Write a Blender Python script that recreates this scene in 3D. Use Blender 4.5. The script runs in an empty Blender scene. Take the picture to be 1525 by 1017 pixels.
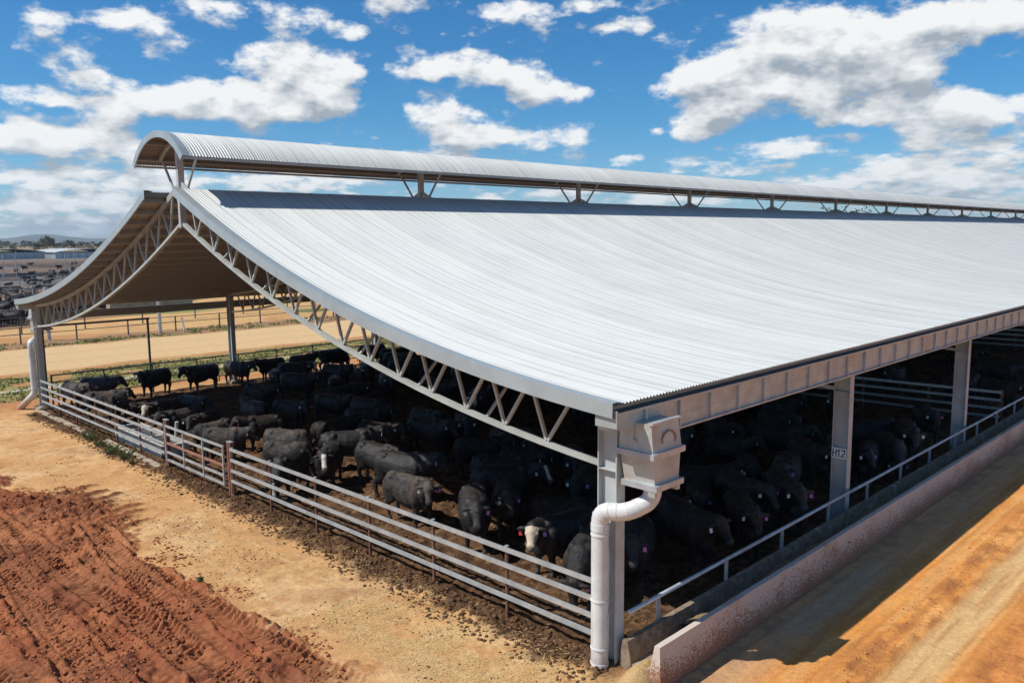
import bpy, bmesh, math, random
import numpy as np
from mathutils import Vector, Matrix
random.seed(4); rng = np.random.default_rng(7)
S = bpy.context.scene; COL = S.collection
# ------------------------------------------------------------------ camera
CAM = np.array([8.3593, -10.8067, 7.6159]); YAW, PIT, ROL = -0.7894, -0.1280, -0.0094
_f = np.array([math.sin(YAW)*math.cos(PIT), math.cos(YAW)*math.cos(PIT), math.sin(PIT)])
_r = np.array([math.cos(YAW), -math.sin(YAW), 0.0]); _u = np.cross(_r, _f)
_r2 = _r*math.cos(ROL)+_u*math.sin(ROL); _u2 = -_r*math.sin(ROL)+_u*math.cos(ROL)
cam = bpy.data.objects.new('camera', bpy.data.cameras.new('camera')); COL.objects.link(cam)
M = Matrix.Identity(4)
for i in range(3):
    M[i][0], M[i][1], M[i][2], M[i][3] = _r2[i], _u2[i], -_f[i], CAM[i]
cam.matrix_world = M
cam.data.sensor_width = 36; cam.data.lens = 1202.53/1525*36
cam.data.clip_start = 0.2; cam.data.clip_end = 30000
S.camera = cam
# ------------------------------------------------------------------ light
SUN = Vector((-0.300, -0.545, 0.783)).normalized()
EL = math.asin(SUN.z); AZ = math.atan2(SUN.x, SUN.y)
sl = bpy.data.lights.new('sun', 'SUN'); sl.energy = 4.7; sl.angle = math.radians(0.53); sl.color = (1.0, 0.955, 0.88)
sun = bpy.data.objects.new('sun', sl); COL.objects.link(sun)
sun.rotation_euler = SUN.to_track_quat('Z', 'Y').to_euler(); sun.location = (-40, -60, 90)
S.view_settings.view_transform = 'Standard'; S.view_settings.look = 'None'
S.view_settings.gamma = 1; S.view_settings.exposure = 0.12
SKY_STRENGTH = 0.13
S.cycles.max_bounces = 5; S.cycles.diffuse_bounces = 3; S.cycles.glossy_bounces = 2; S.cycles.transmission_bounces = 0; S.cycles.volume_bounces = 0
# ------------------------------------------------------------------ node helpers
class NT:
    def __init__(s, tree): s.t = tree; s.n = tree.nodes; s.l = tree.links
    def new(s, typ, **kw):
        n = s.n.new(typ)
        for k, v in kw.items(): setattr(n, k, v)
        return n
    def put(s, sock, v):
        if hasattr(v, 'links'): s.l.new(v, sock)
        elif v is not None:
            sock.default_value = v
    def math(s, op, a, b=None, c=None, clamp=False):
        n = s.new('ShaderNodeMath', operation=op); n.use_clamp = clamp
        s.put(n.inputs[0], a); s.put(n.inputs[1], b); s.put(n.inputs[2], c); return n.outputs[0]
    def vmath(s, op, a, b=None, c=None):
        n = s.new('ShaderNodeVectorMath', operation=op)
        s.put(n.inputs[0], a)
        if b is not None: s.put(n.inputs[1], b)
        if c is not None: s.put(n.inputs[2], c)
        return n.outputs[1] if op in ('DOT_PRODUCT', 'LENGTH') else n.outputs[0]
    def mix(s, fac, a, b, blend='MIX'):
        n = s.new('ShaderNodeMix', data_type='RGBA', blend_type=blend)
        s.put(n.inputs[0], fac); s.put(n.inputs[6], a); s.put(n.inputs[7], b); return n.outputs[2]
    def noise(s, vec, scale, detail=4, rough=0.55, dist=0.0):
        n = s.new('ShaderNodeTexNoise'); s.put(n.inputs['Vector'], vec)
        n.inputs['Scale'].default_value = scale; n.inputs['Detail'].default_value = detail
        n.inputs['Roughness'].default_value = rough; n.inputs['Distortion'].default_value = dist
        return n.outputs[0]
    def ramp(s, v, lo, hi, a=0.0, b=1.0, smooth=True):
        n = s.new('ShaderNodeMapRange', interpolation_type='SMOOTHSTEP' if smooth else 'LINEAR')
        s.put(n.inputs[0], v); s.put(n.inputs[1], lo); s.put(n.inputs[2], hi); s.put(n.inputs[3], a); s.put(n.inputs[4], b)
        return n.outputs[0]
def rgb(*c): return (c[0], c[1], c[2], 1.0)
# ------------------------------------------------------------------ world: sky + clouds
W = bpy.data.worlds.new('World'); S.world = W; W.use_nodes = True
W.node_tree.nodes.clear(); w = NT(W.node_tree)
BLOBS = [(-1.04,.199,.082,.026,1.),(-1.01,.186,.061,.024,.7),(-1.144,.155,.177,.024,1.),(-1.072,.158,.088,.022,.8),(-1.24,.139,.075,.017,.6),(-1.281,.109,.088,.024,1.),(-1.215,.229,.048,.017,.5),(-1.272,.23,.061,.01,.4),(-.981,.235,.031,.012,.9),(-1.138,.257,.041,.007,.5),(-.804,.196,.088,.022,1.),(-.74,.172,.054,.019,1.),(-.885,.192,.041,.011,.6),(-.853,.147,.075,.018,.7),(-.781,.119,.095,.019,.8),(-.846,.12,.075,.017,.7),(-.804,.265,.034,.011,.7),(-.716,.265,.061,.01,.7),(-.649,.24,.037,.012,.8),(-.428,.198,.129,.051,1.1),(-.463,.183,.129,.027,.9),(-.551,.17,.075,.027,.9),(-.535,.138,.061,.018,1.),(-.378,.152,.109,.031,1.),(-.299,.132,.129,.02,1.),(-.267,.217,.075,.024,1.),(-.482,.1,.058,.015,.9),(-.569,.117,.027,.008,.8),(-.285,.103,.075,.017,.8),(-.309,.081,.102,.014,.6),(-.62,.121,.014,.007,.7),(-.656,.092,.027,.008,.8),(-.526,.076,.075,.01,.7),(-.354,.063,.122,.012,.6),(-1.191,.066,.061,.011,.6),(-1.309,.07,.054,.012,.6),(-1.253,.043,.088,.011,.6),(-1.323,.042,.048,.01,.5),(-1.274,.021,.082,.008,.5),(-1.015,.068,.088,.01,.5),(-.951,.08,.041,.007,.4),(-.62,.05,.2,.012,.5),(-.70,.07,.05,.009,.7),(-.80,.085,.06,.008,.6),(-.90,.10,.05,.009,.6),(-.44,.05,.05,.008,.6),(-.40,.108,.03,.008,.6),(-1.12,.10,.05,.009,.6),(-1.20,.09,.04,.008,.6),(-1.33,.15,.05,.012,.6),(-.27,.05,.08,.009,.6)]
def cloud_group(name, det):
    g = bpy.data.node_groups.new(name, 'ShaderNodeTree')
    g.interface.new_socket('Dir', in_out='INPUT', socket_type='NodeSocketVector')
    g.interface.new_socket('D', in_out='OUTPUT', socket_type='NodeSocketFloat')
    q = NT(g); gi = q.new('NodeGroupInput'); go = q.new('NodeGroupOutput')
    d = gi.outputs[0]
    sx = q.new('ShaderNodeSeparateXYZ'); q.put(sx.inputs[0], d)
    az = q.math('ARCTAN2', sx.outputs[0], sx.outputs[1])
    el = q.math('ARCSINE', sx.outputs[2])
    # wobble the coordinates so that the banks get ragged outlines
    nv = q.vmath('MULTIPLY', d, (1, 1, 1.9))
    wob = q.noise(nv, 9.0, 3, .6)
    az = q.math('ADD', az, q.math('MULTIPLY', q.math('SUBTRACT', wob, .5), .06))
    el = q.math('ADD', el, q.math('MULTIPLY', q.math('SUBTRACT', q.noise(q.vmath('ADD', nv, (3.1, 7.7, 1.3)), 13.0, 3, .6), .5), .03))
    az3 = q.new('ShaderNodeCombineXYZ'); el3 = q.new('ShaderNodeCombineXYZ')
    for i in range(3): q.put(az3.inputs[i], az); q.put(el3.inputs[i], el)
    tot = None
    for k in range(0, len(BLOBS), 3):
        b = BLOBS[k:k+3]
        while len(b) < 3: b.append((9, 9, .1, .1, 0))
        e1 = q.vmath('MULTIPLY', q.vmath('SUBTRACT', az3.outputs[0], tuple(c[0] for c in b)), tuple(.86/c[2] for c in b))
        e2 = q.vmath('MULTIPLY', q.vmath('SUBTRACT', el3.outputs[0], tuple(c[1] for c in b)), tuple(.86/c[3] for c in b))
        qq = q.vmath('MULTIPLY_ADD', e1, e1, q.vmath('MULTIPLY', e2, e2))
        f = q.vmath('MAXIMUM', q.vmath('SUBTRACT', (1, 1, 1), qq), (0, 0, 0))
        v = q.vmath('DOT_PRODUCT', f, tuple(c[4] for c in b))
        tot = v if tot is None else q.math('ADD', tot, v)
    tot = q.math('MINIMUM', tot, 1.1)
    low = q.ramp(sx.outputs[2], .02, .15)
    nA = q.noise(nv, 16.0, det, .60)
    nB = q.noise(q.vmath('MULTIPLY', d, (1, 1, 3.2)), 30.0, det, .56)
    nz = q.math('ADD', q.math('MULTIPLY', nA, low), q.math('MULTIPLY', nB, q.math('SUBTRACT', 1.0, low)))
    wide = q.noise(q.vmath('ADD', nv, (5.3, 1.7, 2.9)), 4.2, 3, .5)
    D = q.math('MULTIPLY', q.math('SUBTRACT', nz, .5), 2.6)
    D = q.math('ADD', D, q.math('MULTIPLY', tot, .66))
    D = q.math('ADD', D, q.math('MULTIPLY', q.math('SUBTRACT', wide, .48), .8))
    # thicker layering of small clouds low down
    D = q.math('ADD', D, q.ramp(sx.outputs[2], .13, .03, 0, .20))
    q.put(go.inputs[0], D)
    return g
G_FINE = cloud_group('cloud_density', 8); G_SOFT = cloud_group('cloud_bulk', 3)
tc = w.new('ShaderNodeTexCoord'); dirv = w.vmath('NORMALIZE', tc.outputs['Generated'])
def dens(v, g):
    n = w.new('ShaderNodeGroup'); n.node_tree = g; w.put(n.inputs[0], v); return n.outputs[0]
D0 = dens(dirv, G_FINE); D1 = dens(w.vmath('NORMALIZE', w.vmath('ADD', dirv, (-.004, -.004, .022))), G_SOFT)
alpha = w.math('POWER', w.ramp(D0, .08, .54), .95)
lift = w.math('SUBTRACT', D0, D1)
shade = w.math('ADD', .56, w.math('MULTIPLY', lift, 1.1), clamp=True)
shade = w.math('SUBTRACT', shade, w.ramp(D1, .6, 1.4, 0, .16), clamp=True)
sky = w.new('ShaderNodeTexSky', sky_type='NISHITA'); sky.sun_disc = False
sky.sun_elevation = EL; sky.sun_rotation = AZ; sky.altitude = 250; sky.air_density = 1.0; sky.dust_density = 0.15; sky.ozone_density = 3.0
sp = w.new('ShaderNodeSeparateXYZ'); w.put(sp.inputs[0], dirv)
skyc = w.mix(1.0, sky.outputs[0], w.mix(w.ramp(sp.outputs[2], -.02, .16), rgb(.50, .67, .87), rgb(.42, .66, .82)), 'MULTIPLY')
hs = w.new('ShaderNodeHueSaturation'); w.put(hs.inputs['Color'], skyc); hs.inputs['Saturation'].default_value = 1.12; hs.inputs['Value'].default_value = .95; hs.inputs['Hue'].default_value = .5
skyc = hs.outputs[0]
cloudc = w.mix(shade, rgb(2.75, 3.1, 3.45), rgb(6.9, 6.95, 6.9))
cloudc = w.mix(w.ramp(sp.outputs[2], .10, .0, 0, .30), cloudc, rgb(3.6, 4.7, 5.5))
alpha = w.math('MULTIPLY', alpha, w.ramp(sp.outputs[2], -.01, .015))
alpha = w.math('MULTIPLY', alpha, .96)
out = w.mix(alpha, skyc, cloudc)
bg = w.new('ShaderNodeBackground'); w.put(bg.inputs[0], out); bg.inputs[1].default_value = SKY_STRENGTH
W.cycles.sampling_method = 'MANUAL'; W.cycles.sample_map_resolution = 256
wo = w.new('ShaderNodeOutputWorld'); w.l.new(bg.outputs[0], wo.inputs[0])
# ------------------------------------------------------------------ materials
def mat(name, col, rough=.6, metal=0.0, fn=None, spec=.5):
    m = bpy.data.materials.new(name); m.use_nodes = True
    t = NT(m.node_tree); b = t.n['Principled BSDF']
    b.inputs['Base Color'].default_value = rgb(*col); b.inputs['Roughness'].default_value = rough
    b.inputs['Metallic'].default_value = metal; b.inputs['Specular IOR Level'].default_value = spec
    if fn: fn(t, b)
    return m
def bump(t, b, h, strength=.3, dist=.02):
    n = t.new('ShaderNodeBump'); n.inputs['Strength'].default_value = strength; n.inputs['Distance'].default_value = dist
    t.put(n.inputs['Height'], h); t.put(b.inputs['Normal'], n.outputs[0])
def obco(t): return t.new('ShaderNodeTexCoord').outputs['Object']
def gpos(t): return t.new('ShaderNodeNewGeometry').outputs['Position']
def mottled(c1, c2, sc=6, lo=.35, hi=.65, bs=0, rough=None, c3=None):
    def fn(t, b):
        v = gpos(t); n = t.noise(v, sc, 6, .6); c = t.mix(t.ramp(n, lo, hi), rgb(*c1), rgb(*c2))
        if c3:
            n2 = t.noise(t.vmath('ADD', v, (9, 4, 2)), sc*.45, 5, .65); c = t.mix(t.ramp(n2, .56, .68), c, rgb(*c3))
        t.put(b.inputs['Base Color'], c)
        if bs: bump(t, b, t.noise(v, sc*6, 4, .6), bs, .01)
    return fn
def sheet_fn(t, b):
    oi = t.new('ShaderNodeObjectInfo'); v = gpos(t)
    st = t.noise(t.vmath('MULTIPLY', v, (.25, 7.0, .25)), 1.0, 4, .6)
    st2 = t.noise(t.vmath('MULTIPLY', v, (.5, .5, .5)), 1.0, 5, .6)
    k = t.math('ADD', t.math('MULTIPLY', oi.outputs['Random'], .20), t.math('MULTIPLY', st, .16))
    k = t.math('ADD', k, t.math('MULTIPLY', st2, .10))
    c = t.mix(t.math('MULTIPLY', k, 2.2), rgb(.62, .635, .605), rgb(.475, .49, .47))
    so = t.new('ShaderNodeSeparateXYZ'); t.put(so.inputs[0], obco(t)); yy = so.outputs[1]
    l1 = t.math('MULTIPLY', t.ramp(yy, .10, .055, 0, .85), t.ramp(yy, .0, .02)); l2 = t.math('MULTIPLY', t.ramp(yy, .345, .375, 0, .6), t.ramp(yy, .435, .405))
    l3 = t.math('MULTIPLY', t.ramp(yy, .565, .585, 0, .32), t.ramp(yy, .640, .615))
    lap = t.math('MULTIPLY', t.math('ADD', t.math('ADD', l1, l2), l3), t.ramp(t.noise(t.vmath('MULTIPLY', v, (.35, 1.6, .35)), 1.0, 4, .6), .3, .62, .25, 1.0)); c = t.mix(lap, c, rgb(.27, .285, .285))  # dark lap lines: dirt and lap shadow painted into the sheet colour
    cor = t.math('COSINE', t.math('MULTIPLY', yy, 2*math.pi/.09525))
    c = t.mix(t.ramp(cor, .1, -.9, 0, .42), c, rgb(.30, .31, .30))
    ln = t.noise(t.vmath('MULTIPLY', v, (.12, 4.6, .12)), 1.0, 4, .65)
    c = t.mix(t.ramp(ln, .52, .68, 0, .22), c, rgb(.33, .345, .335))
    br = t.noise(v, .9, 6, .65); c = t.mix(t.ramp(br, .52, .72, 0, .22), c, rgb(.46, .45, .41))
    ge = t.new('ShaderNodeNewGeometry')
    c = t.mix(ge.outputs['Backfacing'], c, rgb(.23, .19, .155))  # underside: dusty brown, darkened in colour to stand for its shade
    t.put(b.inputs['Base Color'], c)
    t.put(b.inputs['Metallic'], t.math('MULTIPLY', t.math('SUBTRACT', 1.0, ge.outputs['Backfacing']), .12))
    t.put(b.inputs['Roughness'], t.ramp(st2, .3, .7, .42, .58))
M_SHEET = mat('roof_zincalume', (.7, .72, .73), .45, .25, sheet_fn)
M_FLASH = mat('barge_flashing', (.55, .62, .65), .42, .35, mottled((.44, .49, .49), (.37, .415, .41), 1.5, .3, .7))
M_GALV = mat('galvanised_steel', (.5, .53, .56), .42, .45, mottled((.56, .60, .63), (.40, .44, .47), 3.0, .3, .7))
M_DULL = mat('weathered_galvanised_column', (.46, .48, .49), .6, .15, mottled((.50, .525, .52), (.39, .41, .405), 1.6, .3, .7, c3=(.42, .40, .36)))
M_TRUSS = mat('truss_galvanised', (.5, .51, .5), .5, .3, mottled((.50, .53, .495), (.41, .435, .405), 2.0, .3, .7))
M_PURLIN = mat('purlin_galvanised', (.33, .33, .315), .6, .1)
M_RUST = mat('rusty_post', (.2, .09, .05), .85, 0, mottled((.21, .095, .055), (.13, .055, .035), 14, .35, .65, .3, c3=(.26, .14, .09)))
M_RAIL = mat('rail_galvanised', (.55, .59, .62), .38, .5, mottled((.52, .555, .565), (.40, .43, .44), 2.5, .3, .7, c3=(.50, .49, .46)))
def rail_fn(t, b):
    v = gpos(t); n = t.noise(v, 2.2, 6, .6); c = t.mix(t.ramp(n, .3, .7), rgb(.52, .555, .565), rgb(.38, .41, .42))
    r_ = t.noise(t.vmath('ADD', v, (3, 8, 1)), 3.4, 7, .7); c = t.mix(t.ramp(r_, .60, .68, 0, .85), c, rgb(.24, .13, .08))
    d_ = t.noise(v, 24, 5, .7); c = t.mix(t.ramp(d_, .54, .68, 0, .45), c, rgb(.27, .19, .13)); t.put(b.inputs['Base Color'], c)
    t.put(b.inputs['Metallic'], t.ramp(r_, .60, .68, .4, 0))
M_RAIL = mat('rail_galvanised', (.5, .53, .55), .4, .4, rail_fn)
def pipe_fn(t, b):
    v = gpos(t); s_ = t.new('ShaderNodeSeparateXYZ'); t.put(s_.inputs[0], v)
    n = t.noise(v, 2.4, 6, .65); c = t.mix(t.ramp(n, .35, .65), rgb(.66, .68, .67), rgb(.54, .545, .53))
    st = t.noise(t.vmath('MULTIPLY', v, (9, 9, .7)), 1.0, 5, .65); c = t.mix(t.ramp(st, .54, .70, 0, .5), c, rgb(.42, .39, .35))
    m_ = t.ramp(t.math('ADD', s_.outputs[2], t.math('MULTIPLY', t.math('SUBTRACT', t.noise(v, 9, 6, .7), .5), 1.6)), .45, -.35, 0, .85); c = t.mix(m_, c, rgb(.36, .20, .11))
    t.put(b.inputs['Base Color'], c)
M_PVC = mat('grey_white_pvc', (.66, .66, .66), .45, 0, pipe_fn)
M_REDRAIL = mat('red_oxide_rail', (.30, .13, .08), .8, 0, mottled((.34, .16, .11), (.24, .10, .06), 8))
M_DARKRAIL = mat('old_steel_pipe', (.14, .14, .15), .55, .4, mottled((.16, .165, .17), (.10, .09, .085), 5, .35, .65))
M_CONC = mat('concrete', (.42, .38, .33), .9, 0, mottled((.40, .325, .245), (.28, .21, .145), 3, .35, .65, .25, c3=(.22, .14, .085)))
M_KERB = mat('feed_stained_concrete', (.24, .18, .13), .9, 0, mottled((.27, .205, .14), (.16, .115, .075), 6, .35, .65, .3, c3=(.36, .31, .25)))
def bunk_fn(t, b):
    v = gpos(t); s = t.new('ShaderNodeSeparateXYZ'); t.put(s.inputs[0], v)
    n = t.noise(v, 21, 8, .78)
    h = t.ramp(s.outputs[2], -.1, .75, .15, -.11, False)
    k = t.ramp(t.math('ADD', t.math('ADD', n, h), t.math('MULTIPLY', t.math('SUBTRACT', t.noise(v, 1.6, 4, .6), .5), .22)), .46, .60)
    c = t.mix(k, rgb(.56, .475, .40), rgb(.27, .125, .066))
    big = t.noise(v, .8, 4, .6)
    c = t.mix(t.ramp(big, .52, .72, 0, .55), c, rgb(.34, .21, .13))
    t.put(b.inputs['Base Color'], c); bump(t, b, n, .25, .01)
M_BUNK = mat('mud_splashed_concrete', (.4, .35, .3), .92, 0, bunk_fn)
M_PVC2 = mat('dirty_pvc', (.62, .6, .58), .5, 0, mottled((.66, .65, .63), (.52, .46, .42), 3.5, .4, .7))
M_HOP = mat('weathered_zinc_rain_head', (.47, .49, .5), .5, .3, mottled((.49, .515, .48), (.39, .40, .37), 2.6, .35, .65, c3=(.46, .34, .26)))
M_STAIN = mat('rust_stain', (.36, .19, .10), .8, 0)
M_SIGN = mat('sign_white', (.85, .86, .83), .5); M_INK = mat('sign_black', (.015, .015, .02), .5)
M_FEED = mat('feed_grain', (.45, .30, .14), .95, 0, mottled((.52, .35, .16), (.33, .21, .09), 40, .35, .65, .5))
M_SILAGE = mat('mixed_ration', (.30, .22, .12), .95, 0, mottled((.30, .22, .12), (.17, .12, .06), 30, .35, .65, .5))  # bunk ration, darker brown than the grain
M_TROUGH = mat('white_concrete_trough', (.62, .61, .57), .8, 0, mottled((.50, .49, .45), (.38, .36, .32), 3))
M_WATER = mat('trough_water', (.03, .028, .02), .25)
# ------------------------------------------------------------------ mesh helpers
class MB:
    def __init__(s): s.v = []; s.f = []
    def add(s, vs, fs):
        o = len(s.v); s.v += [tuple(map(float, p)) for p in vs]; s.f += [tuple(i+o for i in f) for f in fs]; return s
    def box(s, x0, x1, y0, y1, z0, z1):
        return s.add([(x0,y0,z0),(x1,y0,z0),(x1,y1,z0),(x0,y1,z0),(x0,y0,z1),(x1,y0,z1),(x1,y1,z1),(x0,y1,z1)],
                     [(0,3,2,1),(4,5,6,7),(0,1,5,4),(1,2,6,5),(2,3,7,6),(3,0,4,7)])
    def bar(s, p, q, w, h, up=(0,0,1)):
        p = Vector(p); q = Vector(q); a = (q-p).normalized(); u = Vector(up)
        sd = a.cross(u)
        if sd.length < 1e-4: sd = a.cross(Vector((1,0,0)))
        sd.normalize(); uu = sd.cross(a).normalized()
        vs = []
        for e in (p, q):
            for i, j in ((-1,-1),(1,-1),(1,1),(-1,1)): vs.append(e+sd*(w/2*i)+uu*(h/2*j))
        return s.add(vs, [(3,2,1,0),(4,5,6,7),(0,1,5,4),(1,2,6,5),(2,3,7,6),(3,0,4,7)])
    def tube(s, pts, r, n=10, cap=True):
        pts = [Vector(p) for p in pts]; rs = r if isinstance(r, (list, tuple)) else [r]*len(pts)
        vs = []; fs = []; ref = None
        for i, p in enumerate(pts):
            a = (pts[min(i+1, len(pts)-1)]-pts[max(i-1, 0)]).normalized()
            if ref is None:
                ref = Vector((0,0,1)) if abs(a.z) < .9 else Vector((1,0,0))
            sd = a.cross(ref).normalized(); uu = sd.cross(a).normalized(); ref = uu
            for k in range(n):
                t = 2*math.pi*k/n; vs.append(p+sd*(rs[i]*math.cos(t))+uu*(rs[i]*math.sin(t)))
        for i in range(len(pts)-1):
            for k in range(n):
                k2 = (k+1) % n; fs.append((i*n+k, i*n+k2, (i+1)*n+k2, (i+1)*n+k))
        if cap: fs.append(tuple(range(n))[::-1]); fs.append(tuple((len(pts)-1)*n+k for k in range(n)))
        return s.add(vs, fs)
    def sweep(s, pts, w, h):       # rectangular chord along a curve in the x-z plane (y centred)
        pts = [Vector(p) for p in pts]; vs = []; fs = []
        for i, p in enumerate(pts):
            a = (pts[min(i+1, len(pts)-1)]-pts[max(i-1, 0)]).normalized(); n = Vector((0,1,0)).cross(a).normalized()
            for y, z in ((-1,-1),(1,-1),(1,1),(-1,1)): vs.append(p+Vector((0, y*w/2, 0))+n*(z*h/2))
        for i in range(len(pts)-1):
            for k in range(4): k2 = (k+1) % 4; fs.append((i*4+k, i*4+k2, (i+1)*4+k2, (i+1)*4+k))
        fs.append((3,2,1,0)); m = (len(pts)-1)*4; fs.append((m, m+1, m+2, m+3))
        return s.add(vs, fs)
    def mesh(s, name, m, smooth=False):
        me = bpy.data.meshes.new(name); me.from_pydata(s.v, [], s.f); me.materials.append(m)
        bm = bmesh.new(); bm.from_mesh(me); bmesh.ops.recalc_face_normals(bm, faces=bm.faces); bm.to_mesh(me); bm.free()
        if smooth: me.shade_smooth()
        return me
    def build(s, name, m, parent=None, smooth=False):
        return link(name, s.mesh(name, m, smooth), parent)
def link(name, me, parent=None, loc=None, rz=None):
    o = bpy.data.objects.new(name, me); COL.objects.link(o)
    if parent is not None:
        o.parent = parent; o.matrix_parent_inverse = Matrix.Translation(-parent.location) if parent.type == 'EMPTY' and parent.parent is None else Matrix.Identity(4)
    if loc: o.location = loc
    if rz is not None: o.rotation_euler.z = rz
    return o
def empty(name, loc=(0,0,0)):
    o = bpy.data.objects.new(name, None); o.location = loc; o.empty_display_size = .3; COL.objects.link(o); return o
def tag(o, label=None, cat=None, group=None, kind=None):
    if label: o['label'] = label
    if cat: o['category'] = cat
    if group: o['group'] = group
    if kind: o['kind'] = kind
    return o
def smooth_by_angle(me, deg=40):
    me.shade_smooth()
    try: me.set_sharp_from_angle(angle=math.radians(deg))
    except Exception: pass
def gz(x): return .0123*max(min(x, 0), -36)
# ------------------------------------------------------------------ the shed
WID = 35.053; BAY = 9.69; CX = -WID/2; NB = 14; LEN = NB*BAY; OH = .60; GAP = 1.13
def zroof(d): return 9.70-.478*d+.0117*d*d
def zbot(d): return 8.18-.4536*d+.011*d*d
def ztop(d): return zroof(d)-.33
DE = 17.9
shed = empty('cattle_shed', (CX, 0, 0))
tag(shed, 'long open-sided steel cattle shed with swooping corrugated roof and raised ridge vent', 'shed')
# roof sheets: one corrugated sheet 0.762 m wide, 10 corrugations, shared by copies
def sheet_mesh(name, prof, ncor=8, samples=6, pitch=.09525, amp=.016):
    n = ncor*samples; vs = []; fs = []
    for i, (x, z, nx, nzv) in enumerate(prof):
        for k in range(n+1):
            a = amp*math.cos(2*math.pi*k/samples)
            vs.append((x+nx*a, k*pitch/samples, z+nzv*a))
    for i in range(len(prof)-1):
        for k in range(n): fs.append((i*(n+1)+k, (i+1)*(n+1)+k, (i+1)*(n+1)+k+1, i*(n+1)+k+1))
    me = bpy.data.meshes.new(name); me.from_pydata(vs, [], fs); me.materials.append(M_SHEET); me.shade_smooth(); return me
def slope_prof(sgn, nseg):
    r = []
    for i in range(nseg+1):
        d = GAP+(DE-GAP)*i/nseg; s = -.478+.0234*d; L = math.hypot(1, s)
        r.append((CX+sgn*d, zroof(d), sgn*-s/L, 1/L))
    return r
SW = .762
def barge(sgn):
    m = MB(); n = 26
    pts = [(CX+sgn*(GAP-.02+(DE+.03-GAP)*i/n), GAP-.02+(DE+.03-GAP)*i/n) for i in range(n+1)]
    vs = []; fs = []
    for x, d in pts:
        z = zroof(d)
        vs += [(x, -OH+.26, z+.020), (x, -OH+.10, z+.045), (x, -OH-.012, z+.040), (x, -OH-.018, z-.21), (x, -OH+.03, z-.22)]
    for i in range(n):
        for k in range(4): fs.append((i*5+k, i*5+k+1, i*5+6+k, i*5+5+k))
    m.add(vs, fs); return m
def soffit_edge(sgn):   # eave trim: dark folded apron under the sheet ends and ridge-side closer
    m = MB()
    xe = CX+sgn*(DE-.02); xr = CX+sgn*(GAP+.02)
    m.box(min(xe, xe-sgn*.03), max(xe, xe-sgn*.03), -OH+.03, LEN+.4, zroof(DE)-.075, zroof(DE)-.018)
    m.box(min(xr, xr+sgn*.02), max(xr, xr+sgn*.02), -OH+.03, LEN+.4, zroof(GAP)-.16, zroof(GAP)-.03)
    return m
nsh = int((LEN+OH+.4)/SW)
M_APRON = mat('green_grey_gutter_apron', (.17, .20, .20), .5, .3)
for sgn, nseg, smp in ((1, 26, 6), (-1, 22, 6)):
    rf = barge(sgn).build('roof', M_FLASH, shed, True); smooth_by_angle(rf.data, 35)
    tag(rf, 'right roof slope' if sgn > 0 else 'left roof slope')
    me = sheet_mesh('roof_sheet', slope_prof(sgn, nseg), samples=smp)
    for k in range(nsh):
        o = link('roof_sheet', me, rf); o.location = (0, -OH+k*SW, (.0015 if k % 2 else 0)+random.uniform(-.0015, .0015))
    soffit_edge(sgn).build('edge_trim', M_APRON, rf)
# purlins under the sheets
for sgn in (1, -1):
    for i in range(21):
        d = GAP+.22+i*.815; s = -.478+.0234*d
        x = CX+sgn*d; z = zroof(d)-.03-.11
        m = MB(); m.bar((x, -OH+.05, z), (x, LEN+.3, z), .065, .20, (sgn*-s, 0, 1)); m.build('purlin', M_PURLIN, shed)
# columns
def ibeam(x0, x1, y0, y1, z0, z1, tf=.022, tw=.016):
    m = MB(); ym = (y0+y1)/2
    m.box(x0, x0+tf, y0, y1, z0, z1); m.box(x1-tf, x1, y0, y1, z0, z1); m.box(x0+tf, x1-tf, ym-tw/2, ym+tw/2, z0, z1); return m
cm_r = ibeam(-.42, 0, 0, .24, -.25, 4.62).mesh('column', M_DULL)
cm_l = ibeam(0, .42, 0, .24, -.3, 5.06).mesh('column', M_DULL)
stm = MB().box(-.396, -.024, .004, .110, -.008, .008).box(-.396, -.024, .130, .236, -.008, .008).mesh('stiffener_plate', M_DULL)
bpm = MB().box(-.55, .12, -.12, .36, -.05, .0).box(-.62, .2, -.2, .44, -.6, -.05).mesh('footing', M_CONC)
H12COL = None
for k in range(NB+1):
    c = link('column', cm_r, shed); c.location = (0, k*BAY, 0)
    if k == 1: H12COL = c
    for z in (3.58, 4.30):
        o = link('stiffener_plate', stm, c); o.location = (0, 0, z)
    c = link('column', cm_l, shed); c.location = (-WID, k*BAY, -.44)
    for z in (4.02, 4.72):
        o = link('stiffener_plate', stm, c); o.location = (.42, 0, z)
    if k < 4:
        o = link('footing', bpm, c); o.location = (.45, 0, .22)
# trusses
NODE0 = 15.79; PAN = 1.135
def truss_geo(k):
    y = k*BAY+.12; out = []
    for sgn in (1, -1):
        X = lambda d: CX+sgn*d
        top = [(X(d), y, ztop(d)) for d in np.linspace(.12, 17.10, 24)]
        bot = [(X(d), y, zbot(d)) for d in np.linspace(.12, 17.10, 24)]
        out.append(('top_chord', MB().sweep(top, .10, .13))); out.append(('bottom_chord', MB().sweep(bot, .13, .09)))
        for i in range(14):
            db = NODE0-i*PAN
            if db < .7: break
            for dt, nm in ((db-.36, 'web'), (db+.58, 'web')):
                if dt < .15: continue
                out.append((nm, MB().bar((X(db), y, zbot(db)+.03), (X(dt), y, ztop(dt)-.05), .055, .062, (0, 1, 0))))
        for db in (14.1, 11.9, 9.65, 7.3, 5.0, 2.7):          # fly braces out to the purlins
            out.append(('fly_brace', MB().bar((X(db), y+.03, zbot(db)+.05), (X(db), y+1.15, zroof(db)-.22), .05, .05)))
    out.append(('king_post', MB().box(CX-.075, CX+.075, y-.10, y+.10, 8.02, 10.55)))
    return out
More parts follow.
